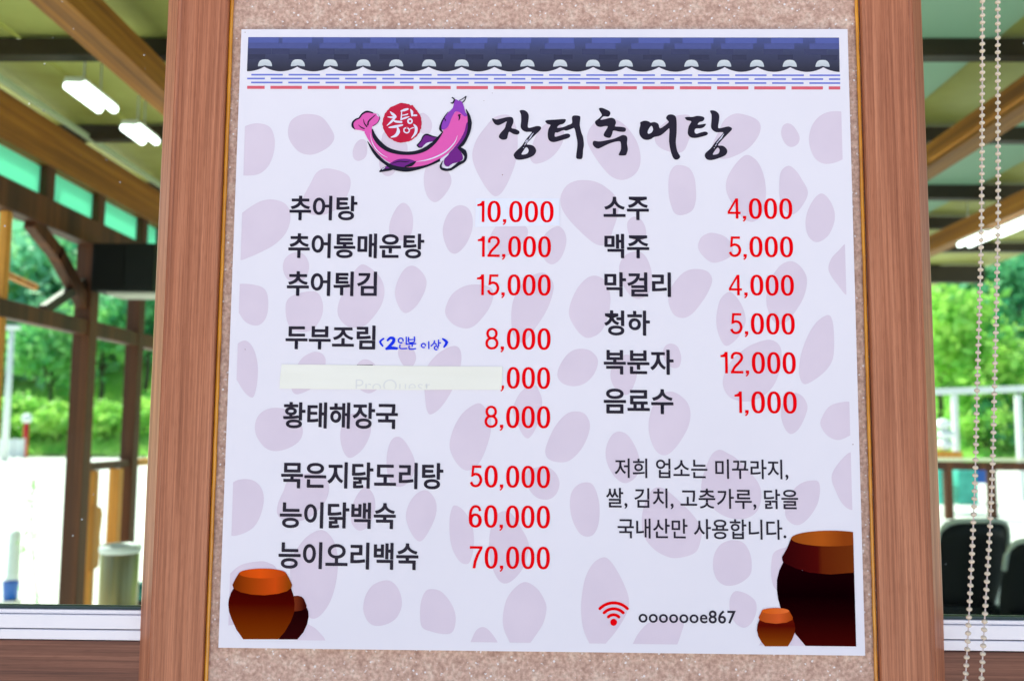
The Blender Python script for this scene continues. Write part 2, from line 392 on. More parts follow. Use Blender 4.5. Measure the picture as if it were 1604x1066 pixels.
# pebbles printed in the background
PB = []
def pb(o, *L):
    z = Zm(*o); PB.extend(z(l) for l in L)
S4 = 4.264
pb((360, 160, S4),
   [(60, 200), (105, 160), (185, 142), (265, 165), (298, 240), (295, 330), (262, 420), (205, 475), (135, 490), (70, 480), (20, 400), (20, 280)],
   [(530, 80), (610, 98), (665, 160), (698, 232), (670, 290), (600, 335), (530, 352), (460, 330), (405, 265), (388, 200), (405, 130), (460, 90)],
   [(640, 443), (730, 458), (795, 495), (807, 550), (790, 610), (750, 690), (650, 745), (550, 752), (495, 715), (490, 640), (540, 540), (580, 470)],
   [(290, 650), (365, 675), (400, 725), (402, 800), (370, 880), (300, 950), (210, 1000), (130, 1035), (60, 1050), (10, 960), (10, 800), (88, 735), (160, 685), (220, 657)],
   [(880, 248), (912, 265), (918, 330), (900, 375), (855, 393), (825, 370), (822, 320), (845, 270)])
pb((430, 290, 5.612), [(190, 590), (260, 610), (300, 680), (298, 760), (260, 830), (190, 860), (110, 820), (75, 740), (85, 660), (130, 610)],
   [(1135, 155), (1190, 200), (1218, 300), (1205, 420), (1150, 480), (1080, 480), (1020, 450), (1008, 370), (1030, 280), (1080, 190)])
pb((540, 140, 7.291), [(870, 275), (940, 295), (990, 370), (995, 440), (960, 510), (880, 500), (820, 400)],
   [(440, 500), (520, 480), (690, 600), (718, 680), (700, 760), (620, 850), (560, 960), (490, 990), (430, 960), (395, 860), (400, 700), (420, 580)])
pb((600, 160, S4), [(330, 400), (400, 430), (440, 470), (457, 520), (445, 570), (395, 640), (345, 668), (300, 635), (275, 560), (275, 480), (295, 420)],
   [(800, 85), (850, 95), (890, 170), (900, 280), (885, 400), (850, 500), (800, 595), (755, 628), (710, 600), (650, 510), (605, 410), (598, 330), (630, 240), (690, 160), (740, 105)],
   [(520, 688), (570, 710), (597, 770), (595, 850), (565, 930), (520, 990), (475, 1012), (435, 985), (405, 910), (400, 840), (425, 760), (470, 705)])
pb((720, 290, 5.612), [(330, 355), (440, 330), (560, 350), (600, 400), (580, 480), (500, 560), (420, 620), (330, 640), (265, 600), (245, 520), (270, 440)],
   [(840, 365), (890, 370), (930, 430), (935, 520), (890, 640), (820, 695), (760, 670), (720, 600), (720, 500), (760, 420)])
pb((770, 165, 8.02), [(690, 230), (800, 200), (900, 300), (905, 420), (860, 530), (780, 630), (680, 700), (560, 735), (500, 700), (480, 620), (510, 500), (560, 380), (620, 290)])
pb((840, 160, S4), [(480, 105), (560, 130), (620, 185), (670, 260), (695, 350), (690, 430), (650, 490), (575, 520), (500, 495), (430, 420), (370, 330), (340, 260), (350, 190), (400, 130)],
   [(310, 520), (390, 530), (460, 565), (530, 630), (550, 700), (540, 770), (510, 860), (480, 940), (430, 957), (370, 930), (280, 850), (200, 760), (165, 690), (165, 620), (200, 560), (250, 530)],
   [(650, 765), (700, 785), (730, 840), (730, 900), (690, 930), (640, 915), (612, 860), (610, 800)],
   [(960, 420), (1020, 440), (1055, 500), (1066, 580), (1065, 660), (1040, 725), (970, 755), (920, 735), (890, 650), (882, 560), (890, 480), (920, 430)])
pb((960, 165, 8.02), [(880, 120), (960, 130), (1000, 220), (990, 340), (950, 450), (900, 560), (830, 595), (700, 580), (590, 530), (530, 450), (550, 330), (650, 220), (780, 140)])
pb((930, 290, 4.718), [(300, 490), (370, 510), (415, 590), (430, 680), (415, 780), (360, 835), (290, 830), (230, 760), (195, 670), (190, 590), (230, 520)])
pb((1090, 160, S4), [(260, 78), (340, 88), (410, 120), (433, 170), (410, 240), (350, 310), (260, 360), (180, 380), (120, 350), (110, 290), (150, 200), (190, 120)],
   [(615, 142), (655, 165), (692, 230), (680, 280), (635, 300), (595, 275), (570, 215), (580, 160)],
   [(915, 62), (1000, 80), (1050, 200), (1040, 320), (970, 388), (870, 413), (800, 380), (762, 300), (757, 220), (785, 140), (840, 85)],
   [(345, 353), (400, 385), (440, 450), (465, 550), (465, 650), (440, 750), (380, 800), (310, 770), (250, 690), (205, 600), (205, 520), (245, 440), (300, 375)],
   [(620, 425), (670, 460), (710, 520), (745, 585), (740, 640), (690, 720), (640, 750), (590, 720), (560, 640), (557, 540), (570, 460)],
   [(840, 610), (890, 650), (925, 730), (922, 810), (880, 895), (810, 935), (755, 900), (732, 820), (745, 730), (790, 645)],
   [(115, 873), (190, 895), (240, 950), (245, 1010), (200, 1050), (115, 1072), (50, 1030), (15, 970), (30, 910), (70, 880)])
pb((1090, 400, S4), [(1010, -80), (950, -30), (905, 20), (885, 80), (900, 130), (950, 200), (1010, 265), (1060, 200), (1060, 0)],
   [(630, 38), (690, 65), (735, 130), (740, 200), (715, 290), (660, 380), (610, 440), (550, 460), (505, 420), (475, 340), (472, 260), (500, 160), (560, 70)],
   [(220, 243), (265, 270), (310, 340), (333, 420), (320, 480), (270, 560), (205, 603), (165, 560), (138, 470), (140, 380), (165, 290)],
   [(490, 562), (545, 585), (572, 640), (565, 740), (530, 850), (460, 930), (370, 970), (290, 970), (220, 940), (182, 870), (190, 790), (240, 700), (330, 620), (410, 580)],
   [(880, 397), (910, 430), (922, 520), (920, 660), (890, 740), (820, 810), (735, 858), (700, 830), (688, 760), (705, 650), (750, 530), (810, 440)])
pb((350, 400, S4), [(112, 190), (200, 195), (270, 220), (297, 280), (295, 380), (265, 445), (215, 468), (150, 445), (108, 390), (60, 300), (70, 215)],
   [(590, 238), (640, 260), (665, 330), (655, 410), (610, 480), (550, 510), (470, 500), (430, 450), (415, 370), (425, 300), (480, 260)],
   [(925, 60), (990, 90), (1050, 150), (1075, 230), (1060, 320), (1010, 400), (940, 470), (850, 480), (790, 440), (762, 380), (775, 300), (820, 200), (870, 110)],
   [(135, 568), (180, 590), (215, 660), (230, 750), (225, 850), (205, 935), (180, 945), (140, 910), (95, 840), (50, 740), (80, 610)],
   [(620, 642), (665, 660), (683, 710), (660, 800), (600, 880), (500, 925), (460, 905), (455, 850), (480, 760), (520, 690), (570, 655)],
   [(940, 692), (1000, 715), (1040, 780), (1050, 860), (1010, 905), (960, 918), (900, 880), (880, 800), (890, 730)])
pb((600, 400, S4), [(195, 68), (240, 90), (280, 140), (290, 190), (270, 260), (220, 340), (160, 383), (120, 365), (85, 290), (82, 220), (110, 140), (150, 85)],
   [(610, 193), (700, 205), (738, 250), (715, 340), (660, 420), (600, 475), (540, 486), (470, 460), (420, 400), (420, 340), (460, 260), (530, 210)],
   [(1050, 115), (1100, 130), (1140, 200), (1120, 300), (1080, 390), (1020, 480), (960, 560), (910, 580), (870, 530), (857, 450), (862, 330), (900, 230), (970, 150)],
   [(480, 603), (515, 630), (523, 700), (500, 800), (450, 920), (380, 1020), (315, 1060), (290, 1020), (280, 940), (275, 850), (290, 750), (350, 670), (420, 620)],
   [(130, 580), (180, 600), (215, 650), (218, 700), (195, 740), (150, 745), (115, 700), (100, 640)],
   [(1010, 865), (1040, 900), (1062, 970), (1055, 1060), (1030, 1130), (1000, 1190), (965, 1220), (930, 1190), (900, 1130), (870, 1050), (880, 980), (930, 900)])
pb((840, 400, S4), [(395, 135), (450, 160), (485, 220), (495, 310), (475, 420), (430, 510), (350, 550), (290, 520), (235, 440), (218, 380), (235, 300), (280, 210), (340, 150)],
   [(300, 622), (360, 635), (405, 680), (410, 730), (380, 800), (320, 855), (250, 872), (180, 855), (143, 810), (150, 750), (190, 680), (240, 635)],
   [(1060, 90), (1140, 105), (1175, 160), (1150, 240), (1100, 320), (1040, 390), (980, 417), (920, 395), (885, 320), (890, 240), (930, 170), (990, 110)],
   [(900, 588), (945, 610), (968, 680), (955, 740), (915, 750), (870, 720), (845, 660), (860, 605)],
   [(610, 662), (650, 690), (672, 760), (665, 830), (630, 910), (590, 930), (530, 890), (497, 820), (505, 750), (560, 680)])
pb((840, 600, S4), [(905, 55), (960, 80), (1010, 130), (1030, 200), (1015, 290), (960, 390), (900, 460), (850, 480), (800, 450), (762, 370), (750, 280), (765, 190), (800, 110), (850, 65)],
   [(265, 187), (325, 205), (358, 270), (345, 350), (300, 440), (230, 510), (165, 527), (90, 510), (60, 460), (80, 380), (130, 280), (200, 205)],
   [(555, 322), (610, 345), (660, 420), (688, 500), (690, 580), (650, 640), (590, 665), (530, 630), (480, 550), (463, 470), (475, 400), (510, 340)],
   [(340, 660), (380, 680), (410, 750), (423, 840), (415, 940), (385, 1005), (340, 1022), (290, 1000), (245, 920), (225, 820), (235, 730), (280, 675)],
   [(820, 693), (880, 720), (960, 790), (1040, 870), (1100, 960), (1100, 1040), (1060, 1130), (940, 1165), (860, 1150), (780, 1100), (715, 1010), (705, 900), (725, 800), (770, 715)])
pb((700, 710, 5.33), [(860, 120), (920, 180), (940, 260), (910, 340), (850, 380), (770, 375), (710, 330), (660, 250), (650, 180), (700, 130), (780, 110)])
pb((1090, 600, S4), [(160, 443), (220, 470), (270, 500), (350, 580), (420, 670), (438, 760), (410, 850), (350, 895), (270, 905), (180, 880), (100, 820), (45, 740), (38, 660), (70, 550), (110, 470)],
   [(650, 62), (710, 85), (745, 150), (730, 220), (690, 300), (640, 338), (600, 310), (570, 230), (575, 150), (600, 90)],
   [(960, 128), (1040, 130), (1090, 220), (1080, 310), (1025, 350), (950, 378), (880, 350), (833, 280), (845, 220), (890, 155)],
   [(1035, 460), (980, 500), (920, 580), (907, 640), (930, 710), (970, 790), (1015, 835), (1060, 832), (1100, 700), (1080, 500)],
   [(800, 648), (825, 670), (828, 730), (810, 810), (760, 890), (700, 940), (650, 940), (605, 900), (597, 840), (620, 760), (670, 690), (730, 655)])
pb((350, 600, S4), [(360, 163), (430, 180), (490, 230), (530, 310), (510, 380), (440, 430), (350, 452), (280, 430), (225, 360), (210, 290), (230, 220), (285, 175)],
   [(65, 660), (150, 638), (220, 660), (262, 720), (268, 800), (240, 900), (190, 970), (100, 1012), (40, 1005), (0, 900), (10, 750)],
   [(570, 600), (660, 610), (705, 680), (690, 770), (640, 840), (580, 890), (500, 920), (400, 910), (360, 870), (365, 800), (400, 720), (440, 640)],
   [(880, 200), (950, 210), (985, 290), (970, 370), (920, 450), (850, 497), (810, 470), (783, 390), (785, 300), (820, 220)],
   [(955, 690), (1000, 740), (1015, 810), (1000, 890), (960, 960), (905, 982), (860, 940), (850, 870), (870, 790), (910, 720)])
pb((600, 600, S4), [(95, 355), (135, 375), (180, 440), (212, 520), (205, 600), (160, 670), (100, 690), (50, 660), (25, 570), (28, 460), (55, 380)],
   [(630, 133), (680, 160), (720, 230), (718, 330), (690, 430), (650, 520), (600, 570), (545, 578), (490, 530), (450, 450), (447, 380), (480, 280), (540, 190)],
   [(280, 712), (325, 740), (355, 800), (352, 880), (315, 970), (270, 1040), (235, 1052), (195, 1010), (160, 930), (155, 860), (180, 790), (225, 735)])
pb((600, 790, S4), [(480, 3), (530, 30), (580, 100), (605, 190), (603, 300), (580, 380), (550, 395), (510, 375), (465, 300), (445, 200), (445, 90), (460, 25)],
   [(810, 42), (860, 60), (920, 150), (970, 250), (965, 340), (930, 430), (870, 500), (815, 525), (770, 500), (730, 420), (710, 320), (712, 200), (740, 100), (775, 55)],
   [(330, 562), (390, 580), (450, 650), (483, 730), (480, 810), (455, 855), (400, 862), (320, 845), (260, 815), (247, 730), (255, 640), (285, 575)],
   [(665, 815), (710, 840), (765, 915), (790, 990), (670, 1020), (560, 990), (585, 915), (620, 840)],
   [(955, 515), (1030, 560), (1080, 640), (1091, 700), (1070, 790), (1020, 870), (980, 925), (930, 990), (880, 990), (845, 915), (805, 820), (803, 720), (830, 620), (890, 545)],
   [(20, 503), (80, 530), (118, 600), (125, 670), (100, 740), (50, 785), (-30, 808), (-90, 790), (-125, 730), (-132, 670), (-110, 590), (-60, 530)])
pb((350, 790, S4), [(650, 168), (700, 190), (745, 260), (765, 370), (755, 500), (720, 630), (665, 720), (605, 760), (550, 730), (500, 650), (460, 560), (445, 450), (460, 350), (530, 240), (590, 190)],
   [(245, 376), (310, 390), (350, 420), (360, 500), (300, 700), (160, 780), (40, 803), (-20, 790), (-20, 520), (42, 460), (120, 400)],
   [(540, 800), (600, 815), (650, 860), (680, 902), (700, 990), (560, 1010), (450, 990), (480, 880)])
pb((840, 790, S4), [(445, 350), (490, 370), (540, 440), (590, 540), (617, 620), (615, 690), (580, 770), (520, 860), (465, 925), (430, 990), (390, 990), (355, 925), (315, 830), (300, 720), (305, 600), (330, 480), (380, 390)],
   [(880, 752), (950, 752), (985, 790), (970, 850), (940, 935), (900, 1000), (740, 1020), (600, 1000), (640, 935), (680, 860), (740, 795), (820, 760)])
pb((1090, 790, S4), [(260, 236), (320, 255), (360, 320), (373, 400), (360, 470), (290, 525), (210, 540), (150, 510), (118, 440), (118, 350), (150, 280), (200, 245)],
   [(280, 575), (350, 600), (400, 650), (402, 720), (370, 790), (320, 820), (265, 790), (230, 720), (225, 640), (245, 590)],
   [(580, 290), (640, 300), (640, 500), (560, 560), (525, 555), (505, 490), (503, 400), (520, 320)],
   [(417, 942), (540, 800), (640, 830), (728, 942), (760, 1000), (580, 1020), (400, 1000)])
for l in PB: flat('pebble_print', [l], 1, M_pebble, clip=CLIP, cr=5)

# tiled roof band printed along the top
def gradmat(name, axis, stops, rough=.33, noise=0):
    M = mat(name, (0, 0, 0), rough); tc = nd(M, 'ShaderNodeTexCoord'); sp = nd(M, 'ShaderNodeSeparateXYZ')
    lk(M, tc.outputs['Generated'], sp.inputs[0]); lk(M, ramp(M, sp.outputs[axis], stops), P(M).inputs['Base Color']); return M
M_roof = gradmat('roof_ink', 'Z', [(0, srgb(34, 28, 42)), (.2, srgb(48, 46, 66)), (.6, srgb(60, 62, 94)), (1, srgb(72, 80, 136))], .4)
M_step = [mat('roof_step_ink', srgb(*c), .26) for c in ((84, 92, 158), (78, 83, 138), (60, 60, 92), (52, 50, 74))]
M_cap = gradmat('tile_end_ink', 'Z', [(0, srgb(186, 192, 198)), (1, srgb(214, 218, 220))])
def rowy(y, x): return y + (x - 390) * .0011                # printed rows drop slightly to the right in the photograph
NB = 18; cx0, dx = 415.3, (1288.3 - 415.3) / 17
low = []
x = 388.5
while x <= 1314.6:
    ph = ((x - cx0) / dx) % 1.0; d = min(ph, 1 - ph) * 2     # 0 at a tile end, 1 between
    low.append((x, rowy(104.2 + 7.8 * math.sin(min(d, 1) * math.pi / 2) ** .75, x))); x += 1.6
flat('roof_print', [[(388.9, 58.5), (1314.2, 59.2), (1315.2, 112.5)] + [(a - (b - 58) * .03 * (1 - (a - 389) / 463), b) for a, b in low[::-1]]], 2, M_roof)
st = []
sp_ = 69.7; r3 = random.Random(5)
for k in range(-1, 15):
    s = 392 + k * sp_
    for j, (dx0, w, y0, y1) in enumerate(((48, 44, 58.6, 67.2), (40, 52, 67.2, 76.2), (34, 30, 76.2, 85), (60, 26, 85, 93))):
        a = max(389.4, s + dx0 + r3.uniform(-3, 3)); b = min(1313.8, a + w + r3.uniform(-5, 6))
        if b - a < 4: continue
        flat('tile_shade_print', [[(a, rowy(y0 + .3, a)), (b, rowy(y0 + .3, b)), (b, rowy(y1, b)), (a, rowy(y1, a))]], 2.5 + .6 * (k % 2), M_step[j])
for k in range(NB):
    c = cx0 + dx * k; y = rowy(104.3, c)
    pts = [(c - 11, y), (c - 11, y - 2.4), (c - 9.8, y - 6), (c - 7.6, y - 9), (c - 4.5, y - 10.6), (c, y - 11), (c + 4.5, y - 10.6), (c + 7.6, y - 9), (c + 9.8, y - 6), (c + 11, y - 2.4), (c + 11, y), (c + 4.5, y - .6), (c, y - 1.6), (c - 4.5, y - .6)]
    flat('tile_end_print', [pts], 4, M_cap)
M_blue = mat('blue_line_ink', srgb(112, 122, 205), .33); M_pink = mat('red_line_ink', srgb(214, 96, 110), .33)
for y, h, x0, m_, nm in ((117.3, 2.6, 393.8, M_blue, 'blue_dash_print'), (123.3, 2.6, 365.7, M_blue, 'blue_dash_print'), (129.5, 2.6, 393.4, M_blue, 'blue_dash_print'), (137.1, 4.8, 365.4, M_pink, 'red_dash_print')):
    for k in range(17):
        a = x0 + 58.29 * k; b = a + 49.2
        a = max(a, 387.2); b = min(b, 1316)
        if b - a < 3: continue
        flat(nm, [[(a, rowy(y - h / 2, a)), (b, rowy(y - h / 2, b)), (b, rowy(y + h / 2, b)), (a, rowy(y + h / 2, a))]], 2, m_)

# ------------------------------------------------- lettering
def bold(name, body, x0, x1, y0, y1, m, weight, label):
    a = text('t1', body, x0 - .35, x1 - .35, y0 - .25, y1 - .25, m, weight, 4); b = text('t2', body, x0 + .35, x1 + .35, y0 + .25, y1 + .25, m, weight, 4.4)
    o = join(name, [a, b], m); o['label'] = label
    return o
def text(name, body, x0, x1, y0, y1, m, weight=0.0, layer=4, parent=board, Y=None, label=None, space=1.0, clip=None):
    """print body so that its ink fills the measured rectangle"""
    c = bpy.data.curves.new('t', 'FONT'); c.body = body; c.offset = weight; c.resolution_u = 5; c.space_character = space
    o = bpy.data.objects.new('t', c); COL.objects.link(o)
    dg = bpy.context.evaluated_depsgraph_get(); me = bpy.data.meshes.new_from_object(o.evaluated_get(dg)); bpy.data.objects.remove(o)
    co_ = np.empty(len(me.vertices) * 3); me.vertices.foreach_get('co', co_); co_ = co_.reshape(-1, 3)
    lo, hi = co_.min(0), co_.max(0); Yb = BY if Y is None else Y
    ym, xm = (y0 + y1) / 2, (x0 + x1) / 2
    A, B = at(x0, ym, Yb), at(x1, ym, Yb); T, Bo = at(xm, y0, Yb), at(xm, y1, Yb)
    u = (co_[:, 0] - lo[0]) / (hi[0] - lo[0]); v = (co_[:, 1] - lo[1]) / (hi[1] - lo[1])
    out = np.stack([A[0] + u * (B[0] - A[0]), np.full(len(u), Yb - LAY * layer), Bo[2] + v * (T[2] - Bo[2])], 1)
    me.vertices.foreach_set('co', out.ravel()); me.update(); me.materials.clear()
    if clip:
        bm = bmesh.new(); bm.from_mesh(me)
        for pc, pn in clip: bmesh.ops.bisect_plane(bm, geom=bm.verts[:] + bm.edges[:] + bm.faces[:], plane_co=pc, plane_no=pn, clear_outer=True)
        bm.to_mesh(me); bm.free()
    o = link(name, me, m, parent); me.name = name
    if label: o['label'] = label
    return o
DW = .016
for body, *r in (('추어탕', 454, 559.5, 307, 345), ('추어통매운탕', 452.2, 664.3, 366, 404.3), ('추어튀김', 450, 590.2, 425.3, 463.4),
                 ('두부조림', 447.8, 587.8, 509.5, 547), ('황태해장국', 443.8, 623, 630, 670.7), ('묵은지닭도리탕', 440.8, 694.2, 723.9, 764.9),
                 ('능이닭백숙', 438.6, 619.8, 786.3, 827), ('능이오리백숙', 436.7, 655.2, 849, 890.8),
                 ('소주', 945.7, 1016, 308.4, 344.6), ('맥주', 947, 1016.6, 366.6, 404.3), ('막걸리', 947, 1050.6, 426.7, 464.6), ('청하', 946.7, 1017.6, 486.3, 525.2),
                 ('복분자', 946, 1054.7, 547.5, 586.2), ('음료수', 946, 1054.5, 608.7, 647.8)):
    bold('menu_item_text', body, *r, M_ink, DW, label='black menu item text ' + body)
def sq_(cx, cy, rx, ry, e=2.35, n=36):
    out = []
    for k in range(n):
        t = 2 * math.pi * k / n; c, s_ = math.cos(t), math.sin(t)
        out.append((cx + rx * math.copysign(abs(c) ** (2 / e), c), cy + ry * math.copysign(abs(s_) ** (2 / e), s_)))
    return out
def flatstroke(pts, w, n=6):
    q = stroke_poly(pts, w, n); return q[:(len(pts) - 1) * n + 1] + q[(len(pts) - 1) * n + 4:-3]
T_ = .165
DIG = {'0': (.62, [[sq_(.31, .5, .31, .51), sq_(.31, .5, .31 - T_, .51 - .112)]]),
       '1': (.34, [[[(.21, 0), (.34, 0), (.34, 1), (.212, 1), (.212, .245), (.0, .245), (.0, .155), (.11, .13), (.18, .08)]]]),
       '2': (.60, [[flatstroke([(.075, .32), (.09, .16), (.19, .068), (.31, .052), (.45, .09), (.53, .22), (.50, .36), (.37, .52), (.19, .71), (.085, .905)], [.125, .125, .122, .112, .125, .13, .13, .125, .12, .12])], [[(0, .885), (.59, .885), (.59, 1), (0, 1)]]]),
       '4': (.62, [[[(.385, 0), (.51, 0), (.51, .66), (.62, .66), (.62, .77), (.51, .77), (.51, 1), (.385, 1), (.385, .77), (0, .77), (0, .66)], [(.385, .19), (.385, .66), (.11, .66)]]]),
       '5': (.60, [[[(.12, 0), (.55, 0), (.55, .112), (.225, .112), (.195, .385), (.195, .47), (.075, .53)]], [flatstroke([(.12, .50), (.20, .42), (.31, .395), (.45, .45), (.53, .60), (.53, .73), (.45, .88), (.30, .945), (.15, .90), (.07, .76)], [.06, .115, .115, .125, .13, .13, .125, .115, .12, .13])]]),
       '6': (.62, [[sq_(.31, .69, .305, .32, 2.1), sq_(.31, .69, .305 - T_, .32 - .11, 2.1)], [flatstroke([(.53, .26), (.47, .11), (.34, .052), (.2, .09), (.1, .25), (.064, .48), (.066, .70)], [.12, .12, .112, .12, .126, .128, .126])]]),
       '7': (.60, [[[(0, 0), (.60, 0), (.60, .105), (.43, .42), (.32, .72), (.275, 1), (.14, 1), (.19, .68), (.31, .37), (.46, .115), (0, .115)]]]),
       '8': (.62, [[sq_(.31, .26, .27, .27, 2.1), sq_(.31, .26, .27 - .12, .27 - .105, 2.1)], [sq_(.31, .715, .31, .295, 2.1), sq_(.31, .715, .31 - .125, .295 - .108, 2.1)]]),
       ',': (.16, [[[(0, .86), (.16, .86), (.16, .98), (.12, 1.07), (.04, 1.145), (-.015, 1.105), (.05, 1.04), (.07, 1.0), (0, 1.0)]]])}
def price(body, x0, x1, y0, y1, m=None, layer=4, parent=None, Y=None, label=None):
    parent = parent or board
    pen = 0; parts = []
    for ch in body:
        w, polys = DIG[ch]
        for p in polys: parts.append((pen, p))
        pen += w + (.105 if ch != ',' else .13)
        if ch == '1': pen += .03
    tot = pen - .105; tot_h = 1.145; objs = []
    if body[0] == ',': tot += .015
    for i, (ox, loops) in enumerate(parts):
        L = [[(x0 + (ox + a) / tot * (x1 - x0), y0 + (b + .0) / tot_h * (y1 - y0)) for a, b in lp] for lp in loops]
        # keep verticals plumb on the board: lean the cell like the board's edges do in the photograph
        L = [[(a + (-(b - (y0 + y1) / 2)) * (-.0377 * (900 - a) / 542 * -1), b + (a - (x0 + x1) / 2) * .0138 * (b / 1020)) for a, b in lp] for lp in L]
        objs.append(flat('d', L, layer + .1 * (i % 3), m or M_red, parent=parent, Y=Y))
    o = join('price_text', objs)
    o['label'] = label or 'red price text ' + body
    return o
for body, *r in (('12,000', 748.3, 863, 370.2, 407.2), ('15,000', 747, 862.6, 430, 467.2), ('8,000', 760.3, 862.4, 514, 552), (',000', 784.3, 862.2, 575, 613.2),
                 ('8,000', 759, 861.8, 635.7, 674.7), ('50,000', 735.5, 861.6, 729, 768), ('60,000', 734.3, 861.4, 791.2, 831), ('70,000', 735.8, 861.2, 855.3, 895),
                 ('4,000', 1139.6, 1241, 311, 347.4), ('5,000', 1141, 1242.2, 370.6, 407.3), ('4,000', 1141.6, 1243.5, 430.6, 467.3), ('5,000', 1143, 1244.8, 490.6, 528.2),
                 ('12,000', 1128.6, 1246.4, 551.3, 589.7), ('1,000', 1150.5, 1248, 613, 651.7)):
    price(body, *r)
for body, *r in (('저희 업소는 미꾸라지,', 962.8, 1234.6, 718.4, 750.6), ('쌀, 김치, 고춧가루, 닭을', 949.3, 1250, 764.6, 797.4), ('국내산만 사용합니다.', 967.3, 1231.3, 812, 843.5)):
    text('notice_text', body, *r, M_ink, 0.012, label='thin black notice text ' + body)
text('wifi_name_text', 'ooooooe867', 1000.2, 1152.6, 954.5, 975.2, M_ink, .014, label='small black text ooooooe867', space=1.05)

# wifi symbol
zw_ = Zm(920, 920, 6.17)
ws = [flat('w', [zw_([(254 + 33 * math.cos(a / 16 * math.pi), 331 + 34 * math.sin(a / 16 * math.pi)) for a in range(32)])], 4, M_red)]
for R_ in (72, 130, 187):
    an = [math.radians(-90 - 45.5 + 91 * i / 12) for i in range(13)]
    ws.append(flat('w', [zw_(stroke_poly([(254 + R_ * math.cos(a), 331 + R_ * math.sin(a)) for a in an], 29, 3))], 4, M_red))
join('wifi_symbol_print', ws)['label'] = 'red wifi symbol'

# brush lettering of the title
ti, tj = Zm(770, 165, 8.02), Zm(960, 165, 8.02)
def glyph(loops, z, cr=3): return flat('title_character', [z(l) for l in loops], 4, M_ink, cr=cr)
g1 = glyph([[(10, 165), (60, 180), (130, 165), (200, 150), (255, 152), (275, 185), (270, 230), (250, 285), (300, 300), (345, 325), (348, 355), (320, 370), (270, 360), (222, 335), (205, 380), (190, 425), (140, 435), (100, 415), (92, 385), (120, 340), (165, 290), (180, 240), (190, 205), (150, 225), (90, 252), (45, 240), (15, 200)]], ti)
g2 = glyph([[(352, 70), (400, 62), (445, 85), (467, 130), (462, 200), (455, 265), (470, 285), (520, 275), (570, 262), (615, 270), (620, 300), (585, 340), (530, 390), (480, 440), (440, 490), (500, 500), (545, 530), (560, 580), (530, 630), (460, 665), (370, 685), (310, 680), (285, 650), (278, 620), (310, 575), (380, 510), (440, 420), (505, 345), (480, 335), (430, 335), (385, 310), (365, 270), (372, 200), (370, 120)],
            [(435, 528), (465, 560), (455, 600), (420, 618), (375, 618), (395, 580)]], ti)
join('title_character', [g1, g2])
glyph([[(675, 205), (700, 188), (800, 182), (920, 175), (930, 200), (900, 235), (850, 250), (825, 285), (900, 275), (960, 250), (1010, 225), (1010, 150), (1040, 130), (1100, 135), (1115, 160), (1108, 250), (1130, 350), (1150, 400), (1160, 500), (1150, 560), (1145, 640), (1130, 675), (1080, 675), (1062, 650), (1072, 560), (1078, 470), (1060, 370), (1040, 290), (1000, 300), (940, 320), (900, 315), (830, 345), (800, 345), (795, 395), (850, 385), (930, 360), (975, 362), (988, 390), (960, 415), (880, 440), (800, 462), (750, 460), (715, 430), (705, 370), (715, 300), (740, 250), (700, 235)]], ti)
g1 = glyph([[(1348, 45), (1380, 33), (1440, 55), (1485, 80), (1490, 115), (1465, 145), (1410, 140), (1380, 165), (1370, 185), (1430, 175), (1500, 158), (1545, 175), (1563, 220), (1550, 265), (1600, 270), (1670, 280), (1688, 305), (1670, 335), (1600, 332), (1530, 320), (1515, 360), (1490, 408), (1440, 405), (1408, 380), (1420, 340), (1460, 270), (1420, 265), (1370, 275), (1325, 262), (1302, 230), (1305, 200), (1350, 165), (1385, 125), (1365, 85)]], ti)
g2 = glyph([[(1270, 490), (1280, 450), (1310, 450), (1360, 455), (1450, 440), (1540, 420), (1610, 390), (1650, 375), (1690, 385), (1706, 420), (1700, 480), (1712, 550), (1700, 600), (1680, 630), (1600, 630), (1605, 600), (1625, 550), (1620, 465), (1580, 455), (1500, 475), (1420, 510), (1345, 545), (1300, 530)]], ti)
join('title_character', [g1, g2])
glyph([[(345, 215), (400, 195), (450, 205), (475, 220), (520, 212), (570, 235), (590, 290), (640, 265), (690, 225), (700, 205), (668, 165), (690, 125), (740, 117), (785, 140), (800, 200), (800, 350), (790, 470), (810, 580), (845, 648), (805, 685), (760, 665), (725, 570), (705, 450), (710, 300), (680, 315), (600, 380), (520, 400), (480, 425), (430, 437), (380, 425), (340, 380), (330, 320), (345, 250)],
       [(485, 260), (505, 300), (490, 340), (450, 360), (435, 340), (455, 290)]], tj)
g1 = glyph([[(905, 160), (930, 148), (1000, 148), (1060, 135), (1130, 145), (1150, 170), (1130, 200), (1085, 215), (1065, 245), (1120, 240), (1168, 235), (1150, 270), (1110, 290), (1040, 295), (1025, 330), (1045, 360), (1100, 345), (1160, 332), (1192, 350), (1180, 375), (1120, 395), (1040, 412), (980, 405), (945, 370), (942, 320), (955, 260), (985, 205), (930, 190)]], tj)
g2 = glyph([[(1220, 75), (1250, 65), (1300, 80), (1335, 125), (1332, 200), (1322, 260), (1330, 290), (1390, 280), (1450, 268), (1490, 285), (1492, 310), (1450, 355), (1400, 405), (1350, 460), (1320, 505), (1380, 510), (1425, 545), (1437, 585), (1410, 630), (1330, 665), (1240, 690), (1180, 680), (1155, 640), (1165, 600), (1230, 540), (1290, 460), (1370, 370), (1380, 340), (1300, 340), (1250, 310), (1232, 270), (1238, 200), (1238, 120)],
            [(1315, 533), (1340, 560), (1330, 600), (1300, 618), (1255, 620), (1275, 580)]], tj)
join('title_character', [g1, g2])
M_wht = mat('white_ink', srgb(222, 218, 236), .33)
sc_ = []
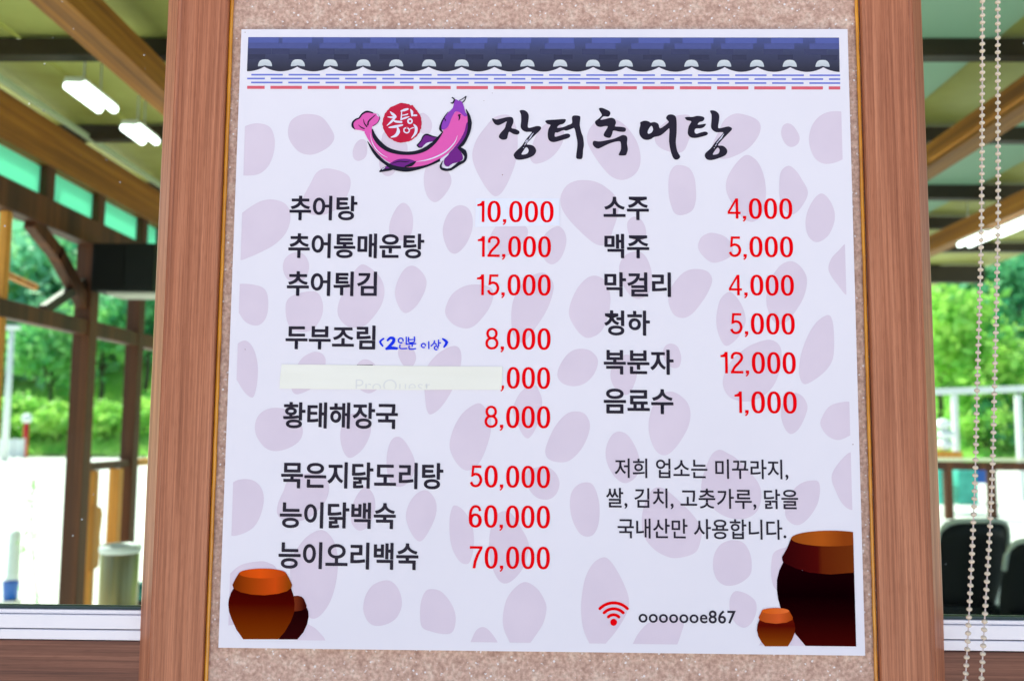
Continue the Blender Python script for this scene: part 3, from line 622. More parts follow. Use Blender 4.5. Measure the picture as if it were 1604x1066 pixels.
for z, L in ((ti, [((525, 352), (480, 405)), ((505, 385), (455, 445)), ((470, 425), (430, 480)), ((450, 430), (420, 470)), ((425, 480), (415, 505)), ((405, 530), (398, 538))]),
             (tj, [((1392, 362), (1350, 415)), ((1378, 390), (1335, 445)), ((1345, 420), (1310, 475)), ((1330, 440), (1300, 480)), ((1300, 490), (1285, 515)), ((1275, 532), (1268, 540))])):
    for i, (a, b) in enumerate(L): sc_.append(flat('s', [z(stroke_poly([a, ((a[0] + b[0]) / 2 + 3, (a[1] + b[1]) / 2 - 2), b], [5, 11 if i < 4 else 7, 4], 3))], 5, M_wht))
join('brush_streak_print', sc_)

# ------------------------------------------------- loach emblem
fz = Zm(540, 140, 7.291)
M_fp = mat('pink_ink', srgb(222, 92, 172), .33); M_fv = mat('violet_ink', srgb(142, 66, 178), .33); M_fd = mat('purple_ink', srgb(112, 38, 128), .33)
M_fk = mat('navy_outline_ink', srgb(30, 28, 42), .33); M_seal = noisy('seal_red_ink', srgb(186, 28, 58), srgb(196, 36, 66), 60, .33)
def fk(L, nm='emblem_outline'):
    return join(nm, [flat('s', [fz(stroke_poly(p, [q * 1.28 for q in w], 5))], 8 + .08 * i, M_fk) for i, (p, w) in enumerate(L)])
flat('emblem_body', [fz([(228, 478), (300, 425), (316, 480), (340, 560), (400, 630), (470, 690), (560, 725), (680, 745), (800, 735), (900, 705), (1000, 640), (1080, 560), (1120, 500), (1130, 460), (1180, 400), (1230, 300), (1280, 252), (1330, 265), (1400, 310), (1415, 400), (1380, 500), (1320, 590), (1250, 660), (1180, 730), (1080, 800), (980, 850), (880, 890), (760, 905), (640, 890), (540, 850), (440, 790), (350, 700), (290, 610), (250, 540)])], 5, M_fp, cr=3)
flat('emblem_tail', [fz([(100, 450), (88, 400), (105, 362), (130, 345), (170, 330), (200, 285), (260, 258), (320, 275), (375, 285), (398, 330), (370, 385), (320, 425), (300, 445), (235, 482), (180, 470), (130, 462)])], 5.3, M_fp, cr=3)
flat('emblem_head', [fz([(1112, 462), (1100, 410), (1140, 330), (1185, 265), (1235, 215), (1248, 150), (1262, 115), (1300, 132), (1335, 140), (1362, 200), (1378, 262), (1402, 300), (1372, 312), (1340, 288), (1310, 262), (1268, 255), (1240, 290), (1212, 350), (1185, 420), (1150, 455)])], 6, M_fv, cr=2)
flat('emblem_fin', [fz([(1390, 390), (1425, 370), (1428, 440), (1408, 520), (1372, 600), (1322, 648), (1295, 668), (1330, 720), (1352, 780), (1335, 815), (1270, 840), (1230, 850), (1190, 882), (1145, 872), (1132, 820), (1155, 770), (1195, 725), (1265, 650), (1325, 565), (1370, 475)])], 6, M_fd, cr=2)
flat('emblem_fin', [fz([(830, 640), (870, 600), (900, 540), (940, 518), (1060, 552), (1020, 598), (960, 608), (920, 635), (880, 668), (840, 662)])], 4, M_fd, cr=2)
flat('emblem_fin', [fz([(470, 885), (560, 820), (640, 795), (740, 800), (810, 830), (775, 868), (680, 890), (560, 890), (480, 930), (440, 935)])], 7, M_fd, cr=2)
fk([([(316, 460), (340, 540), (400, 620), (480, 682), (580, 718), (700, 733), (820, 722), (930, 680), (1030, 600), (1112, 500)], [10, 34, 42, 38, 34, 30, 32, 36, 30, 10]),
    ([(1118, 492), (1092, 455), (1102, 395), (1135, 325), (1180, 262)], [10, 22, 14, 10, 5]),
    ([(1385, 230), (1415, 300), (1428, 385), (1420, 470), (1392, 550), (1350, 620), (1312, 656)], [5, 24, 38, 30, 26, 30, 22]),
    ([(1300, 668), (1360, 715), (1382, 770), (1362, 822), (1305, 850), (1258, 885), (1210, 915), (1150, 918), (1105, 905), (1098, 870), (1122, 820)], [20, 44, 26, 22, 30, 24, 22, 26, 20, 16, 5]),
    ([(262, 598), (318, 690), (380, 770), (460, 840), (560, 895), (700, 918), (820, 905), (960, 868), (1090, 808)], [4, 24, 30, 26, 40, 42, 30, 18, 24]),
    ([(405, 938), (450, 925), (510, 918), (570, 900)], [16, 26, 22, 18]), ([(405, 935), (430, 908), (470, 884)], [12, 6, 5]),
    ([(540, 850), (620, 825), (700, 830), (740, 822)], [4, 8, 8, 3]), ([(690, 885), (760, 862), (808, 828)], [10, 30, 12])])
for _i, (_p, _w) in enumerate([([(828, 640), (870, 592), (900, 535), (940, 518), (1000, 538), (1060, 550)], [10, 9, 11, 13, 11, 6]), ([(828, 642), (850, 664), (880, 664)], [12, 10, 4]),
    ([(118, 460), (92, 425), (95, 380), (130, 345), (165, 332), (200, 285), (255, 258), (322, 272)], [5, 20, 16, 14, 12, 14, 18, 10]),
    ([(352, 295), (300, 340), (272, 372), (265, 410)], [5, 11, 12, 13]), ([(214, 345), (225, 390), (252, 428)], [4, 9, 12]), ([(160, 410), (190, 438), (226, 452)], [4, 10, 9]),
    ([(375, 285), (400, 330), (375, 385), (325, 422)], [4, 6, 5, 5]),
    ([(1228, 98), (1252, 118), (1236, 158), (1214, 158)], [11, 12, 14, 8]), ([(1312, 130), (1345, 112), (1386, 84)], [6, 7, 9]), ([(1386, 84), (1372, 125), (1345, 152)], [9, 9, 10]),
    ([(1298, 300), (1326, 292)], [10, 6]), ([(1306, 298), (1312, 325), (1302, 358)], [18, 14, 3]), ([(1132, 330), (1150, 352), (1146, 368)], [4, 10, 3])]): flat('emblem_detail', [fz(stroke_poly(_p, [q * 1.28 for q in _w], 5))], 8 + .08 * _i, M_fk)
for _p, _w in (
    ([(1288, 530), (1255, 610), (1165, 705), (1055, 768), (940, 808), (815, 830)], [2, 10, 15, 15, 13, 2]), ([(292, 500), (312, 600), (362, 690), (430, 750), (492, 782)], [2, 8, 11, 7, 2]),
    ([(1122, 832), (1128, 885), (1180, 898), (1215, 868), (1270, 845)], [6, 16, 16, 10, 3]), ([(1098, 812), (1150, 770), (1190, 738)], [22, 22, 4]), ([(890, 662), (940, 622), (1000, 604)], [3, 16, 6]), ([(432, 915), (462, 892)], [12, 6]), ([(372, 292), (388, 312)], [16, 10])): flat('emblem_highlight', [fz(stroke_poly(_p, _w, 5))], 9.2, M_wht)
flat('seal_lettering', [fz([(746 + 32 * math.cos(a / 10 * math.pi), 366 + 34 * math.sin(a / 10 * math.pi)) for a in range(20)]), fz([(747 + 14 * math.cos(a / 10 * math.pi), 367 + 14 * math.sin(a / 10 * math.pi)) for a in range(20)])], 7.8, M_wht)
r9 = random.Random(9); ring = []
for k in range(72):
    a = 2 * math.pi * k / 72; e = r9.uniform(-4, 4) + (14 * r9.random() if 62 > k > 50 else 0); ring.append((656 + (224 + e) * math.cos(a), 388 + (222 + e) * math.sin(a)))
flat('seal_print', [fz(ring)], 5, M_seal)
join('seal_lettering', [flat('s', [fz(stroke_poly(p, [q * 1.2 for q in w] if isinstance(w, list) else w * 1.1, 4))], 6 + .1 * i, M_wht) for i, (p, w) in enumerate((
    ([(520, 258), (548, 285), (578, 308)], [6, 26, 20]), ([(494, 318), (540, 322), (582, 318)], [8, 18, 20]), ([(576, 320), (540, 365), (484, 415)], [20, 22, 6]), ([(545, 352), (585, 370), (648, 376)], [8, 20, 20]),
    ([(506, 438), (580, 428), (660, 410)], [10, 26, 14]), ([(605, 440), (612, 485), (585, 528), (528, 550)], [14, 34, 28, 6]),
    ([(640, 252), (680, 240), (720, 228)], [8, 24, 18]), ([(652, 250), (648, 300), (645, 348)], [8, 10, 16]), ([(655, 300), (700, 292), (722, 284)], [8, 12, 8]), ([(645, 345), (690, 330), (735, 315)], [14, 18, 8]),
    ([(752, 232), (768, 262), (768, 306)], [8, 26, 12]), ([(775, 302), (798, 300), (820, 300)], [10, 18, 16]),
    ([(712, 440), (680, 452), (680, 485), (712, 500), (738, 480), (728, 450), (708, 442)], 13), ([(738, 462), (762, 448), (786, 440)], [8, 8, 10]),
    ([(790, 405), (815, 440), (810, 500), (762, 562)], [12, 28, 26, 5])))])['label'] = 'white brush lettering 추어탕 on the red seal'

# ------------------------------------------------- earthenware jars in the corners
jz = Zm(335, 860, 5.922); kz = Zm(1160, 810, 4.633)
def jar(z, L, layer, mats, clip=None):
    for (nm, pts, cr), mm in zip(L, mats):
        flat(nm, [z(pts)], layer, mm, clip=clip, cr=cr); layer += 1
def ell(cx, cy, rx, ry, n=40): return [(cx + rx * math.cos(2 * math.pi * k / n), cy + ry * math.sin(2 * math.pi * k / n)) for k in range(n)]
jar(jz, [('jar_body_print', [(700, 560), (860, 535), (876, 570), (880, 620), (866, 690), (832, 765), (776, 832), (600, 832), (640, 760)], 0), ('jar_rim_print', [(720, 432), (780, 427), (815, 436), (835, 455), (862, 520), (856, 545), (810, 566), (720, 576)], 0)], 4,
    [gradmat('dark_jar_ink', 'Z', [(0, srgb(48, 8, 8)), (1, srgb(26, 2, 4))]), gradmat('dark_rim_ink', 'X', [(.3, srgb(112, 44, 22)), (.85, srgb(58, 12, 8))])])
jar(jz, [('jar_body_print', [(185, 358), (160, 400), (140, 460), (135, 510), (142, 575), (165, 640), (210, 740), (274, 830), (598, 830), (660, 760), (715, 665), (745, 585), (750, 500), (738, 420), (718, 358)], 0),
         ('jar_rim_print', [(238, 212), (205, 262), (174, 325), (178, 342), (186, 362), (250, 395), (350, 416), (470, 423), (600, 408), (680, 385), (722, 352), (727, 325), (700, 265), (668, 212)], 0), ('jar_mouth_print', ell(453, 221, 218, 46), 0)], 6,
    [gradmat('jar_ink', 'Z', [(0, srgb(124, 52, 6)), (.35, srgb(106, 36, 2)), (.7, srgb(74, 6, 2)), (1, srgb(62, 4, 2))]), gradmat('rim_ink', 'X', [(0, srgb(110, 40, 6)), (.3, srgb(158, 62, 10)), (.72, srgb(204, 74, 18)), (1, srgb(124, 62, 8))]),
     gradmat('mouth_ink', 'X', [(0, srgb(190, 72, 14)), (.45, srgb(226, 84, 18)), (1, srgb(184, 70, 20))])])
jar(kz, [('jar_body_print', [(310, 322), (280, 385), (264, 450), (263, 520), (272, 590), (292, 660), (340, 760), (400, 845), (476, 936), (860, 942), (860, 380), (650, 400), (450, 385)], 0),
         ('jar_rim_print', [(370, 140), (335, 225), (300, 286), (302, 306), (310, 326), (400, 368), (500, 398), (650, 412), (860, 395), (860, 150)], 0), ('jar_mouth_print', ell(652, 151, 286, 57), 0)], 4,
    [gradmat('dark_jar_ink', 'Z', [(0, srgb(62, 6, 4)), (.35, srgb(30, 1, 3)), (.6, srgb(12, 0, 2)), (1, srgb(26, 0, 4))]), gradmat('rim_ink', 'X', [(0, srgb(48, 4, 8)), (.5, srgb(76, 10, 8)), (.56, srgb(98, 34, 10)), (1, srgb(112, 48, 14))]),
     gradmat('mouth_ink', 'X', [(0, srgb(150, 74, 24)), (.5, srgb(174, 84, 24)), (.85, srgb(140, 62, 18))])], clip=CLIP)
jar(kz, [('jar_body_print', [(138, 735), (122, 775), (118, 815), (128, 860), (150, 900), (177, 932), (342, 932), (372, 885), (390, 840), (396, 800), (390, 765), (378, 735)], 0),
         ('jar_rim_print', [(153, 676), (130, 722), (136, 742), (180, 760), (255, 768), (330, 760), (376, 740), (378, 722), (352, 676)], 0), ('jar_mouth_print', ell(252, 676, 100, 22), 0)], 7,
    [gradmat('jar_ink', 'Z', [(0, srgb(138, 66, 12)), (.35, srgb(116, 44, 6)), (.75, srgb(84, 10, 4)), (1, srgb(96, 20, 6))]), gradmat('rim_ink', 'X', [(0, srgb(172, 74, 24)), (.6, srgb(210, 90, 40)), (1, srgb(160, 64, 14))]),
     gradmat('mouth_ink', 'X', [(0, srgb(214, 92, 22)), (1, srgb(228, 110, 52))])])

# blue pen note
M_pen = mat('blue_pen_ink', (.004, .03, .72), .4); pz = Zm(430, 490, 5.33)
circ = lambda cx, cy, r: [(cx + r * math.cos(a * math.pi / 5 + .6), cy + r * math.sin(a * math.pi / 5 + .6)) for a in range(11)]
join('pen_note', [flat('s', [pz(stroke_poly(p, [q * 1.35 for q in w] if isinstance(w, list) else w * 1.35, 3))], 5 + .1 * i, M_pen) for i, (p, w) in enumerate((
    ([(912, 214), (882, 240), (904, 276)], [10, 14, 10]), ([(945, 228), (968, 208), (994, 215), (990, 245), (935, 300)], [14, 16, 20, 20, 14]), ([(935, 298), (975, 292), (1022, 296)], [16, 20, 16]),
    (circ(1054, 230, 20), 8), ([(1100, 202), (1101, 230), (1100, 262)], 8), ([(1048, 268), (1050, 296), (1104, 296)], 8),
    ([(1120, 205), (1122, 244), (1166, 242), (1168, 200)], 8), ([(1122, 224), (1164, 222)], 7), ([(1106, 260), (1180, 256)], 8), ([(1150, 260), (1150, 278)], 8), ([(1124, 276), (1128, 302), (1178, 298)], 8),
    (circ(1244, 272, 17), 8), ([(1288, 240), (1289, 297)], 8), ([(1336, 232), (1330, 252), (1308, 276)], 8), ([(1332, 248), (1352, 264)], 8), ([(1370, 226), (1370, 276)], 8), ([(1370, 250), (1386, 250)], 8), (circ(1350, 292, 15), 8),
    ([(1404, 216), (1438, 245), (1415, 284)], [10, 20, 10])))])['label'] = 'blue handwritten note (2인분 이상) after the tofu dish'

# covered line: tops of the hidden letters peek out above the strip
join('covered_text', [flat('s', [[(a, 571), (b, 571), (b + .5, 575), (a - .5, 575)]], 4, M_ink) for a, b in ((474, 476.5), (509.5, 512), (559, 584))])
M_tape = noisy('ivory_paper', (.80, .78, .69), (.84, .82, .74), 16, .55, .5, (.35, 1, 2.2), dist=.0015)
strip = empty('paper_strip', at(612, 608, BY), 'ivory paper strip taped over one line of the menu board', 'paper strip')
tp = [(441.5, 570.3), (500, 570.8), (560, 571.6), (640, 572.8), (720, 573.4), (786.8, 574), (786.6, 592), (785.6, 610), (720, 609.8), (640, 610.3), (570, 609.3), (500, 608.9), (438, 608), (439, 590)]
def sheet(name, pts, m, parent, thick, layer):
    q = [at(a, b, BY) for a, b in pts]; y1 = BY - LAY * layer - thick
    V = [(p[0], y1, p[2]) for p in q] + [(p[0], BY - LAY * 3, p[2]) for p in q]; n = len(q)
    Fc = [tuple(t) for t in tessellate_polygon([[Vector((p[0], p[2], 0)) for p in q]])] + [(i, (i + 1) % n, n + (i + 1) % n, n + i) for i in range(n)]
    me = me_from(name, V, Fc); bm = bmesh.new(); bm.from_mesh(me); bmesh.ops.recalc_face_normals(bm, faces=bm.faces); bm.to_mesh(me); bm.free()
    return link(name, me, m, parent), y1
_, ys = sheet('paper', tp, M_tape, strip, .0004, 6)
M_faint = mat('faint_grey_ink', (.72, .705, .68), .5)
text('faint_text', 'ProQuest', 557, 674, 594, 617, M_faint, -.012, 1, strip, ys, clip=mk_clip((440, 575), (786, 575), (786, 609.2), (440, 608)))
M_stick = mat('sticker_paper', (.77, .77, .88), .36)
stk = empty('price_sticker', at(808, 355, BY), 'thin pale sticker carrying the corrected red price 10,000', 'sticker')
_, ys = sheet('sticker_sheet', [(745.5, 311), (876, 311), (876.5, 353), (744.6, 355.6)], M_stick, stk, .0001, 4)
price('10,000', 747.5, 867.2, 315, 352.7, layer=1, parent=stk, Y=ys)
# tiny marks
M_dot = mat('dust_speck', srgb(120, 60, 60), .6)
join('speck', [flat('s', [[(a - r, b), (a, b - r), (a + r, b), (a, b + r)]], 3, M_dot) for a, b, r in ((787, 274, 1), (384, 51, .8), (1336, 695.5, 1), (384, 547, .8), (758, 158, .6), (771, 146, .6))])

# ================================================================= outside
M_ground = noisy('pale_concrete', (.62, .62, .58), (.72, .71, .67), .8, .85, .2, detail=6, dist=.01)
M_floor = noisy('deck_floor', (.55, .54, .5), (.65, .63, .58), 2.2, .7)
# ground: one sheet, flat near the restaurant, rising to the wooded hill
def hgt(x, y):
    t = max(0.0, y - 47); a = min(t / 9, 1) * 3.6 + max(0, min(t - 9, 70)) * .36 + max(0, t - 79) * .06
    return (a + (math.sin(x * .09 + 1) * .9 + math.sin(x * .23 + y * .11) * .5) * min(t / 10, 1)) if t > 0 else 0
V = []; Fc = []; xs = np.concatenate([np.linspace(-260, -60, 11), np.linspace(-56, 56, 57), np.linspace(60, 260, 11)]); ys_ = np.concatenate([[-260, -60, -10, 0, 20, 40], np.arange(47, 90, 1.5), np.linspace(92, 300, 20)])
M_grass = noisy('hill_grass', (.26, .60, .10), (.58, .80, .24), 1.1, .9, detail=6, c3=(.40, .70, .16))
for y in ys_:
    for x in xs: V.append((x, y, hgt(x, y)))
nx = len(xs)
for j in range(len(ys_) - 1):
    for i in range(nx - 1): Fc.append((j * nx + i, j * nx + i + 1, (j + 1) * nx + i + 1, (j + 1) * nx + i))
gm = me_from('ground', V, Fc, True); go = link('ground', gm, M_ground); gm.materials.append(M_grass); go['kind'] = 'structure'
for p in gm.polygons: p.material_index = 1 if p.center.y > 47.2 else 0

M_post = wood('brown_timber', srgb(58, 30, 12), srgb(82, 44, 20), srgb(108, 60, 28), s=.12, rough=.6)
M_raft = wood('ochre_timber', srgb(122, 72, 12), srgb(158, 98, 22), srgb(186, 122, 40), axis='Y', s=.12, rough=.6)
M_pine = wood('yellow_pine', srgb(200, 130, 48), srgb(222, 152, 62), srgb(232, 170, 84), s=.12, rough=.55)
M_steel = noisy('dark_steel', (.022, .012, .004), (.045, .026, .010), 3, .6)
M_panel = noisy('olive_roof_panel', srgb(140, 136, 52), srgb(192, 192, 112), 1.2, .6)
M_sky_p = transl('mint_skylight', (.4, .5, .42), (.38, .5, .40), .5)
M_mint = transl('mint_panel', (.35, .75, .62), (.4, .95, .75), .6)
pav = empty('timber_pavilion', (0, 6, 0), 'long timber pavilion with steel cross beams and pale ceiling panels outside the windows', 'pavilion')
CZ = CAM[2]
XL = -3.0
def pbm(*a): return beam(*a, pav)
# roof panels between cross beams, some of them light
xx = -3.25; k = 0
while xx < 5.4:
    w = .62
    sk = k in (8, 10)
    box('roof_panel', (xx, .25, CZ + 1.97 + (.012 if k % 2 else 0)), (xx + w - .015, 11.3, CZ + 2.0 + (.012 if k % 2 else 0)), M_sky_p if sk else M_panel, pav); xx += w; k += 1
for y, h in ((1.9, .09), (3.2, .09), (4.55, .09), (5.95, .11), (7.05, .1), (8.2, .09), (9.5, .2), (11.1, .28)):
    pbm('cross_beam', (-3.3, y, CZ + 1.96 - h / 2), (5.3, y, CZ + 1.96 - h / 2), .09, h, M_steel)
for x, w in ((-1.92, .15), (2.55, .14), (3.72, .13)):
    pbm('rafter', (x, .3, CZ + 1.74), (x, 11.0, CZ + 1.74), w, .15, M_raft)
pbm('wall_plate', (XL, .3, CZ + 1.72), (XL, 11.0, CZ + 1.72), .12, .27, M_raft)
pbm('eave_strip', (XL + .09, .3, CZ + 1.885), (XL + .09, 11.0, CZ + 1.885), .03, .035, mat('cream_trim', srgb(200, 215, 180), .5))
pbm('wall_plate', (XL, .3, CZ + 1.30), (XL, 11.0, CZ + 1.30), .11, .17, M_post)
pbm('wall_rail', (XL, .3, CZ + .66), (XL, 6.1, CZ + .66), .09, .1, M_post)
def ly(px):
    a_, b_ = -1.0, 40.0
    for _ in range(50):
        m_ = (a_ + b_) / 2
        if at(px, 660, m_)[0] > XL: a_ = m_
        else: b_ = m_
    return m_
posts = [ly(126), ly(205)]
pbm('post', (XL, posts[0], 0), (XL, posts[0], CZ + 1.22), .115, .115, M_post)
pbm('post', (XL, posts[1], 0), (XL, posts[1], CZ + 1.22), .10, .10, M_post)
pbm('post', (XL, 8.6, 0), (XL, 8.6, CZ + 1.22), .10, .10, M_post)
pbm('post', (XL, 10.9, 0), (XL, 10.9, CZ + 1.58), .12, .12, M_post)
for px in (48, 133, 205, 236): pbm('stud', (XL, ly(px), CZ + 1.38), (XL, ly(px), CZ + 1.59), .09, .09, M_post)
pbm('post', (XL, ly(-10), 0), (XL, ly(-10), CZ + 1.22), .05, .05, M_pine)
y0 = posts[0]
pbm('brace', (XL, y0 - .75, CZ + 1.22), (XL, y0 - .42, CZ + 1.08), .07, .09, M_post)
pbm('brace', (XL, y0 - .45, CZ + 1.10), (XL, y0 - .04, CZ + .82), .07, .10, M_post)
pbm('brace', (XL, y0 - .55, CZ + .71), (XL, y0 - .06, CZ + .96), .05, .06, M_steel)
pbm('brace', (XL, y0 + .06, CZ + 1.02), (XL + .03, posts[1] - .05, CZ + 1.2), .05, .06, M_post)
tube('conduit', [(XL - .3, y0 - 1.6, CZ + 1.04), (XL - .3, y0 - .1, CZ + .92)], .022, M_pine, pav)
# mint panels high in the side wall
for a, b in ((.5, ly(42)), (ly(55), ly(128)), (ly(140), ly(200)), (ly(212), ly(234))):
    box('clerestory_panel', (XL - .012, a, CZ + 1.39), (XL - .004, b, CZ + 1.58), M_mint, pav)
# low gate and pine newels between the posts
pbm('hand_rail', (XL, posts[0] + .06, 1.285), (XL, posts[1] - .06, 1.285), .07, .05, M_post)
pbm('hand_rail', (XL, posts[1] + .06, 1.285), (XL, 8.5, 1.285), .07, .05, M_pine)
pbm('hand_rail', (XL, 8.7, 1.285), (XL, 10.8, 1.285), .07, .05, M_pine)
pbm('newel', (XL, ly(152), 0), (XL, ly(152), 1.255), .045, .055, M_pine)
pbm('newel', (XL, ly(186), 0), (XL, ly(186), 1.255), .075, .075, M_pine)
n_y = ly(152); prof = [(-.03, .58), (.035, .6), (.045, .72), (.035, .80), (.05, .95), (.035, 1.0), (-.03, 1.02)]
q = [(XL + .0, n_y + a * 1.6, b) for a, b in prof]
V = [(XL - .03, b[1], b[2]) for b in q] + [(XL + .035, b[1], b[2]) for b in q]; n = len(q)
Fc = [tuple(range(n)), tuple(range(n, 2 * n))[::-1]] + [(i, (i + 1) % n, n + (i + 1) % n, n + i) for i in range(n)]
link('carved_panel', me_from('carved_panel', V, Fc), M_pine, pav)
# right side posts of the pavilion, out of view but carrying the roof
for y in (3.0, 7.0, 10.9): pbm('post', (5.0, y, 0), (5.0, y, CZ + 1.80), .12, .12, M_post)

# speaker box hung on the second bay
SY = 4.75; a0, a1 = at(158, 386, SY), at(250, 460, SY)
M_blk = mat('black_plastic', (.006, .007, .006), .5, spec=.15)
spk = empty('wall_speaker', ((a0[0] + a1[0]) / 2, SY, a1[2]), 'black box speaker mounted beside the pavilion wall behind the left window', 'speaker')
box('cabinet', (a0[0], SY - .12, a1[2]), (a1[0], SY + .12, a0[2]), M_blk, spk, .012)
box('grille', (a0[0] + .02, SY - .128, a1[2] + .02), (a0[0] + .22, SY - .1215, a0[2] - .02), mat('grille_cloth', (.008, .008, .007), .9, spec=.1), spk, .003)
box('shelf', (a0[0] + .1, SY - .10, a1[2] - .02), (a1[0] + .02, SY + .14, a1[2] - .002), mat('pale_shelf', (.5, .5, .45), .6), spk, .003)
box('bracket', (XL + .06, SY - .02, a1[2] + .1), (a0[0] - .001, SY + .02, a1[2] + .14), M_blk, spk, .003)

# twin tube fluorescent fittings
M_tube = bpy.data.materials.new('lit_tube'); M_tube.use_nodes = True; P(M_tube).inputs['Emission Color'].default_value = (1, .99, 1, 1); P(M_tube).inputs['Emission Strength'].default_value = 2.2
M_fix = mat('fixture_white', (.7, .72, .7), .5)
def lampfit(x, ya, yb, z, label, par='Y'):
    g = empty('tube_light', (x, (ya + yb) / 2, z), label, 'ceiling light', 'twin tube ceiling lights under the pavilion roof')
    box('housing', (x - .05, ya, z + .024), (x + .05, yb, z + .04), M_fix, g, .004)
    for s in (-.042, .042): tube('tube', [(x + s, ya + .02, z), (x + s, yb - .02, z)], .024, M_tube, g, 12)
    for yy in (ya, yb): box('end_holder', (x - .05, yy - .006, z + .012), (x + .05, yy + .006, z + .022), M_fix, g, .002)
    for yy in (ya + .1, yb - .1): tube('hanger', [(x, yy, z + .04), (x, yy, CZ + 1.97)], .006, M_fix, g, 6)
def lamp_from(p0, p1, h, label):
    d0 = RM @ np.array([(p0[0] - 802) / F, 1, -(p0[1] - 533) / F]); d1 = RM @ np.array([(p1[0] - 802) / F, 1, -(p1[1] - 533) / F])
    a = CAM + d0 * h / d0[2]; b = CAM + d1 * h / d1[2]
    lampfit((a[0] + b[0]) / 2, min(a[1], b[1]), max(a[1], b[1]), CAM[2] + h, label)
lamp_from((112, 132), (173, 173), 1.72, 'nearer of the two lit twin tube lights seen through the left window')
lamp_from((199, 198), (240, 223), 1.72, 'farther of the two lit twin tube lights seen through the left window')
lamp_from((1508, 384), (1552, 366), 1.62, 'farther lit twin tube light seen behind the bead chain')
lamp_from((1556, 368), (1640, 334), 1.62, 'nearer lit twin tube light at the right edge behind the bead chain')

# chairs under the pavilion on the right
M_chair = mat('black_wicker', (.004, .007, .008), .45, spec=.2); M_rim = mat('pale_cushion', (.6, .66, .6), .6)
def chair(px, py, Y, rz, w, label):
    c = at(px, py, Y); g = empty('garden_chair', (c[0], Y, 0), label, 'chair', 'black garden chairs outside the right window')
    top = c[2]; R2 = Matrix.Rotation(rz, 4, 'Z'); n = 14; V = []; Fc = []
    for j, (z, r, lean) in enumerate(((.42, .86, 0), (.55, .95, .02), (.7, 1.0, .06), (.9, 1.0, .11), (1, .98, .14))):
        for i in range(n + 1):
            a = math.radians(-88 + 176 * i / n); zz = .42 + (top - .42) * (z - .42) / .58 - (abs(a) ** 4) * .035 * (j / 4)
            for t in (0, .035):
                v = R2 @ Vector(((w / 2 * r - t) * math.sin(a), -(w / 2 * r * .45 - t) * math.cos(a) - lean, zz)); V.append((v.x + c[0], v.y + Y, v.z))
    row = (n + 1) * 2
    for j in range(4):
        for i in range(n):
            b = j * row + i * 2
            Fc += [(b, b + 2, b + row + 2, b + row), (b + 1, b + row + 1, b + row + 3, b + 3)]
    for i in range(n): b = 4 * row + i * 2; Fc.append((b, b + 2, b + 3, b + 1)); Fc.append((i * 2, i * 2 + 1, i * 2 + 3, i * 2 + 2))
    for i in (0, n):
        for j in range(4): b = j * row + i * 2; Fc.append((b, b + 1, b + row + 1, b + row))
    link('backrest', me_from('backrest', V, Fc, True), M_chair, g)
    rim = [Vector(V[4 * row + i * 2]) + Vector((0, 0, .012)) for i in range(n + 1)]
    tube('top_rim', rim, .016, M_rim, g, 8)
    box('seat', (c[0] - w * .42, Y - w * .32, .40), (c[0] + w * .42, Y + w * .42, .46), M_chair, g, .02)
    for sx in (-1, 1):
        for sy in (-1, 1): tube('leg', [(c[0] + sx * w * .36, Y + sy * w * .3, .40), (c[0] + sx * w * .4, Y + sy * w * .34, 0)], .016, M_chair, g, 8)
chair(1500, 812, 4.9, .12, .50, 'black rounded chair nearest the right casing behind the glass')
chair(1616, 842, 4.6, -.1, .46, 'black rounded chair at the right edge behind the bead chain')

# railing beyond, on the right
rl = empty('wooden_railing', (11, 17.3 + CAM[1], 0), 'brown wooden railing beyond the chairs outside the right window', 'railing')
RY = 16.0
zt = at(1530, 722, RY)[2]
beam('top_rail', (6.0, RY, zt - .085), (16, RY, zt - .085), .12, .15, M_post, rl)
beam('cap', (6.0, RY, zt + .03), (16, RY, zt + .03), .2, .05, mat('cream_cap', srgb(225, 225, 190), .6), rl)
for px in (1412, 1485, 1553, 1622, 1690): x = at(px, 760, RY)[0]; beam('railing_post', (x, RY, 0), (x, RY, zt - .16), .13, .13, M_post, rl)
# white steel frame and stack behind the railing
fr = empty('garden_pergola', (10, 21, 0), 'white painted steel pergola frame standing on the grass beyond the railing', 'pergola')
a, b = at(1440, 614, 21), at(1640, 607, 21); Mw = mat('white_paint', (.8, .82, .82), .5)
beam('top_bar', (a[0], 21, a[2]), (b[0], 21, b[2]), .14, .15, Mw, fr)
for px in (1496, 1596): x = at(px, 660, 21)[0]; beam('upright', (x, 21, 0), (x, 21, at(px, 613, 21)[2] - .08), .12, .12, Mw, fr)
c = at(1482, 704, 20)
cr = empty('wooden_crate', (c[0], 20, 0), 'cream wooden crate beside the white steel frame', 'crate')
for k in range(6): box('slat', (c[0] - .32, 19.85, .04 + k * .19), (c[0] + .3, 20.2, .21 + k * .19), M_pine if k % 2 else mat('cream_board', srgb(228, 210, 160), .6), cr, .006, 1)
for i, (px, py, s, lb) in enumerate(((1478, 668, .20, 'lowest pale sack on the cream crate'), (1480, 650, .19, 'middle pale sack on the cream crate'), (1476, 634, .19, 'topmost pale sack on the cream crate'))):
    q = at(px, py, 20); bm = bmesh.new(); bmesh.ops.create_icosphere(bm, subdivisions=3, radius=s)
    for v in bm.verts:
        v.co.z *= .62; v.co *= 1 + .06 * math.sin(v.co.x * 30 + i) * math.cos(v.co.y * 24)
    me = bpy.data.meshes.new('sack'); bm.to_mesh(me); bm.free(); me.polygons.foreach_set('use_smooth', [True] * len(me.polygons))
    o = link('sack', me, Mw); o.location = (q[0], 20.02, 1.30 + i * .235); tag(o, lb, 'sack', 'sacks piled on the crate')
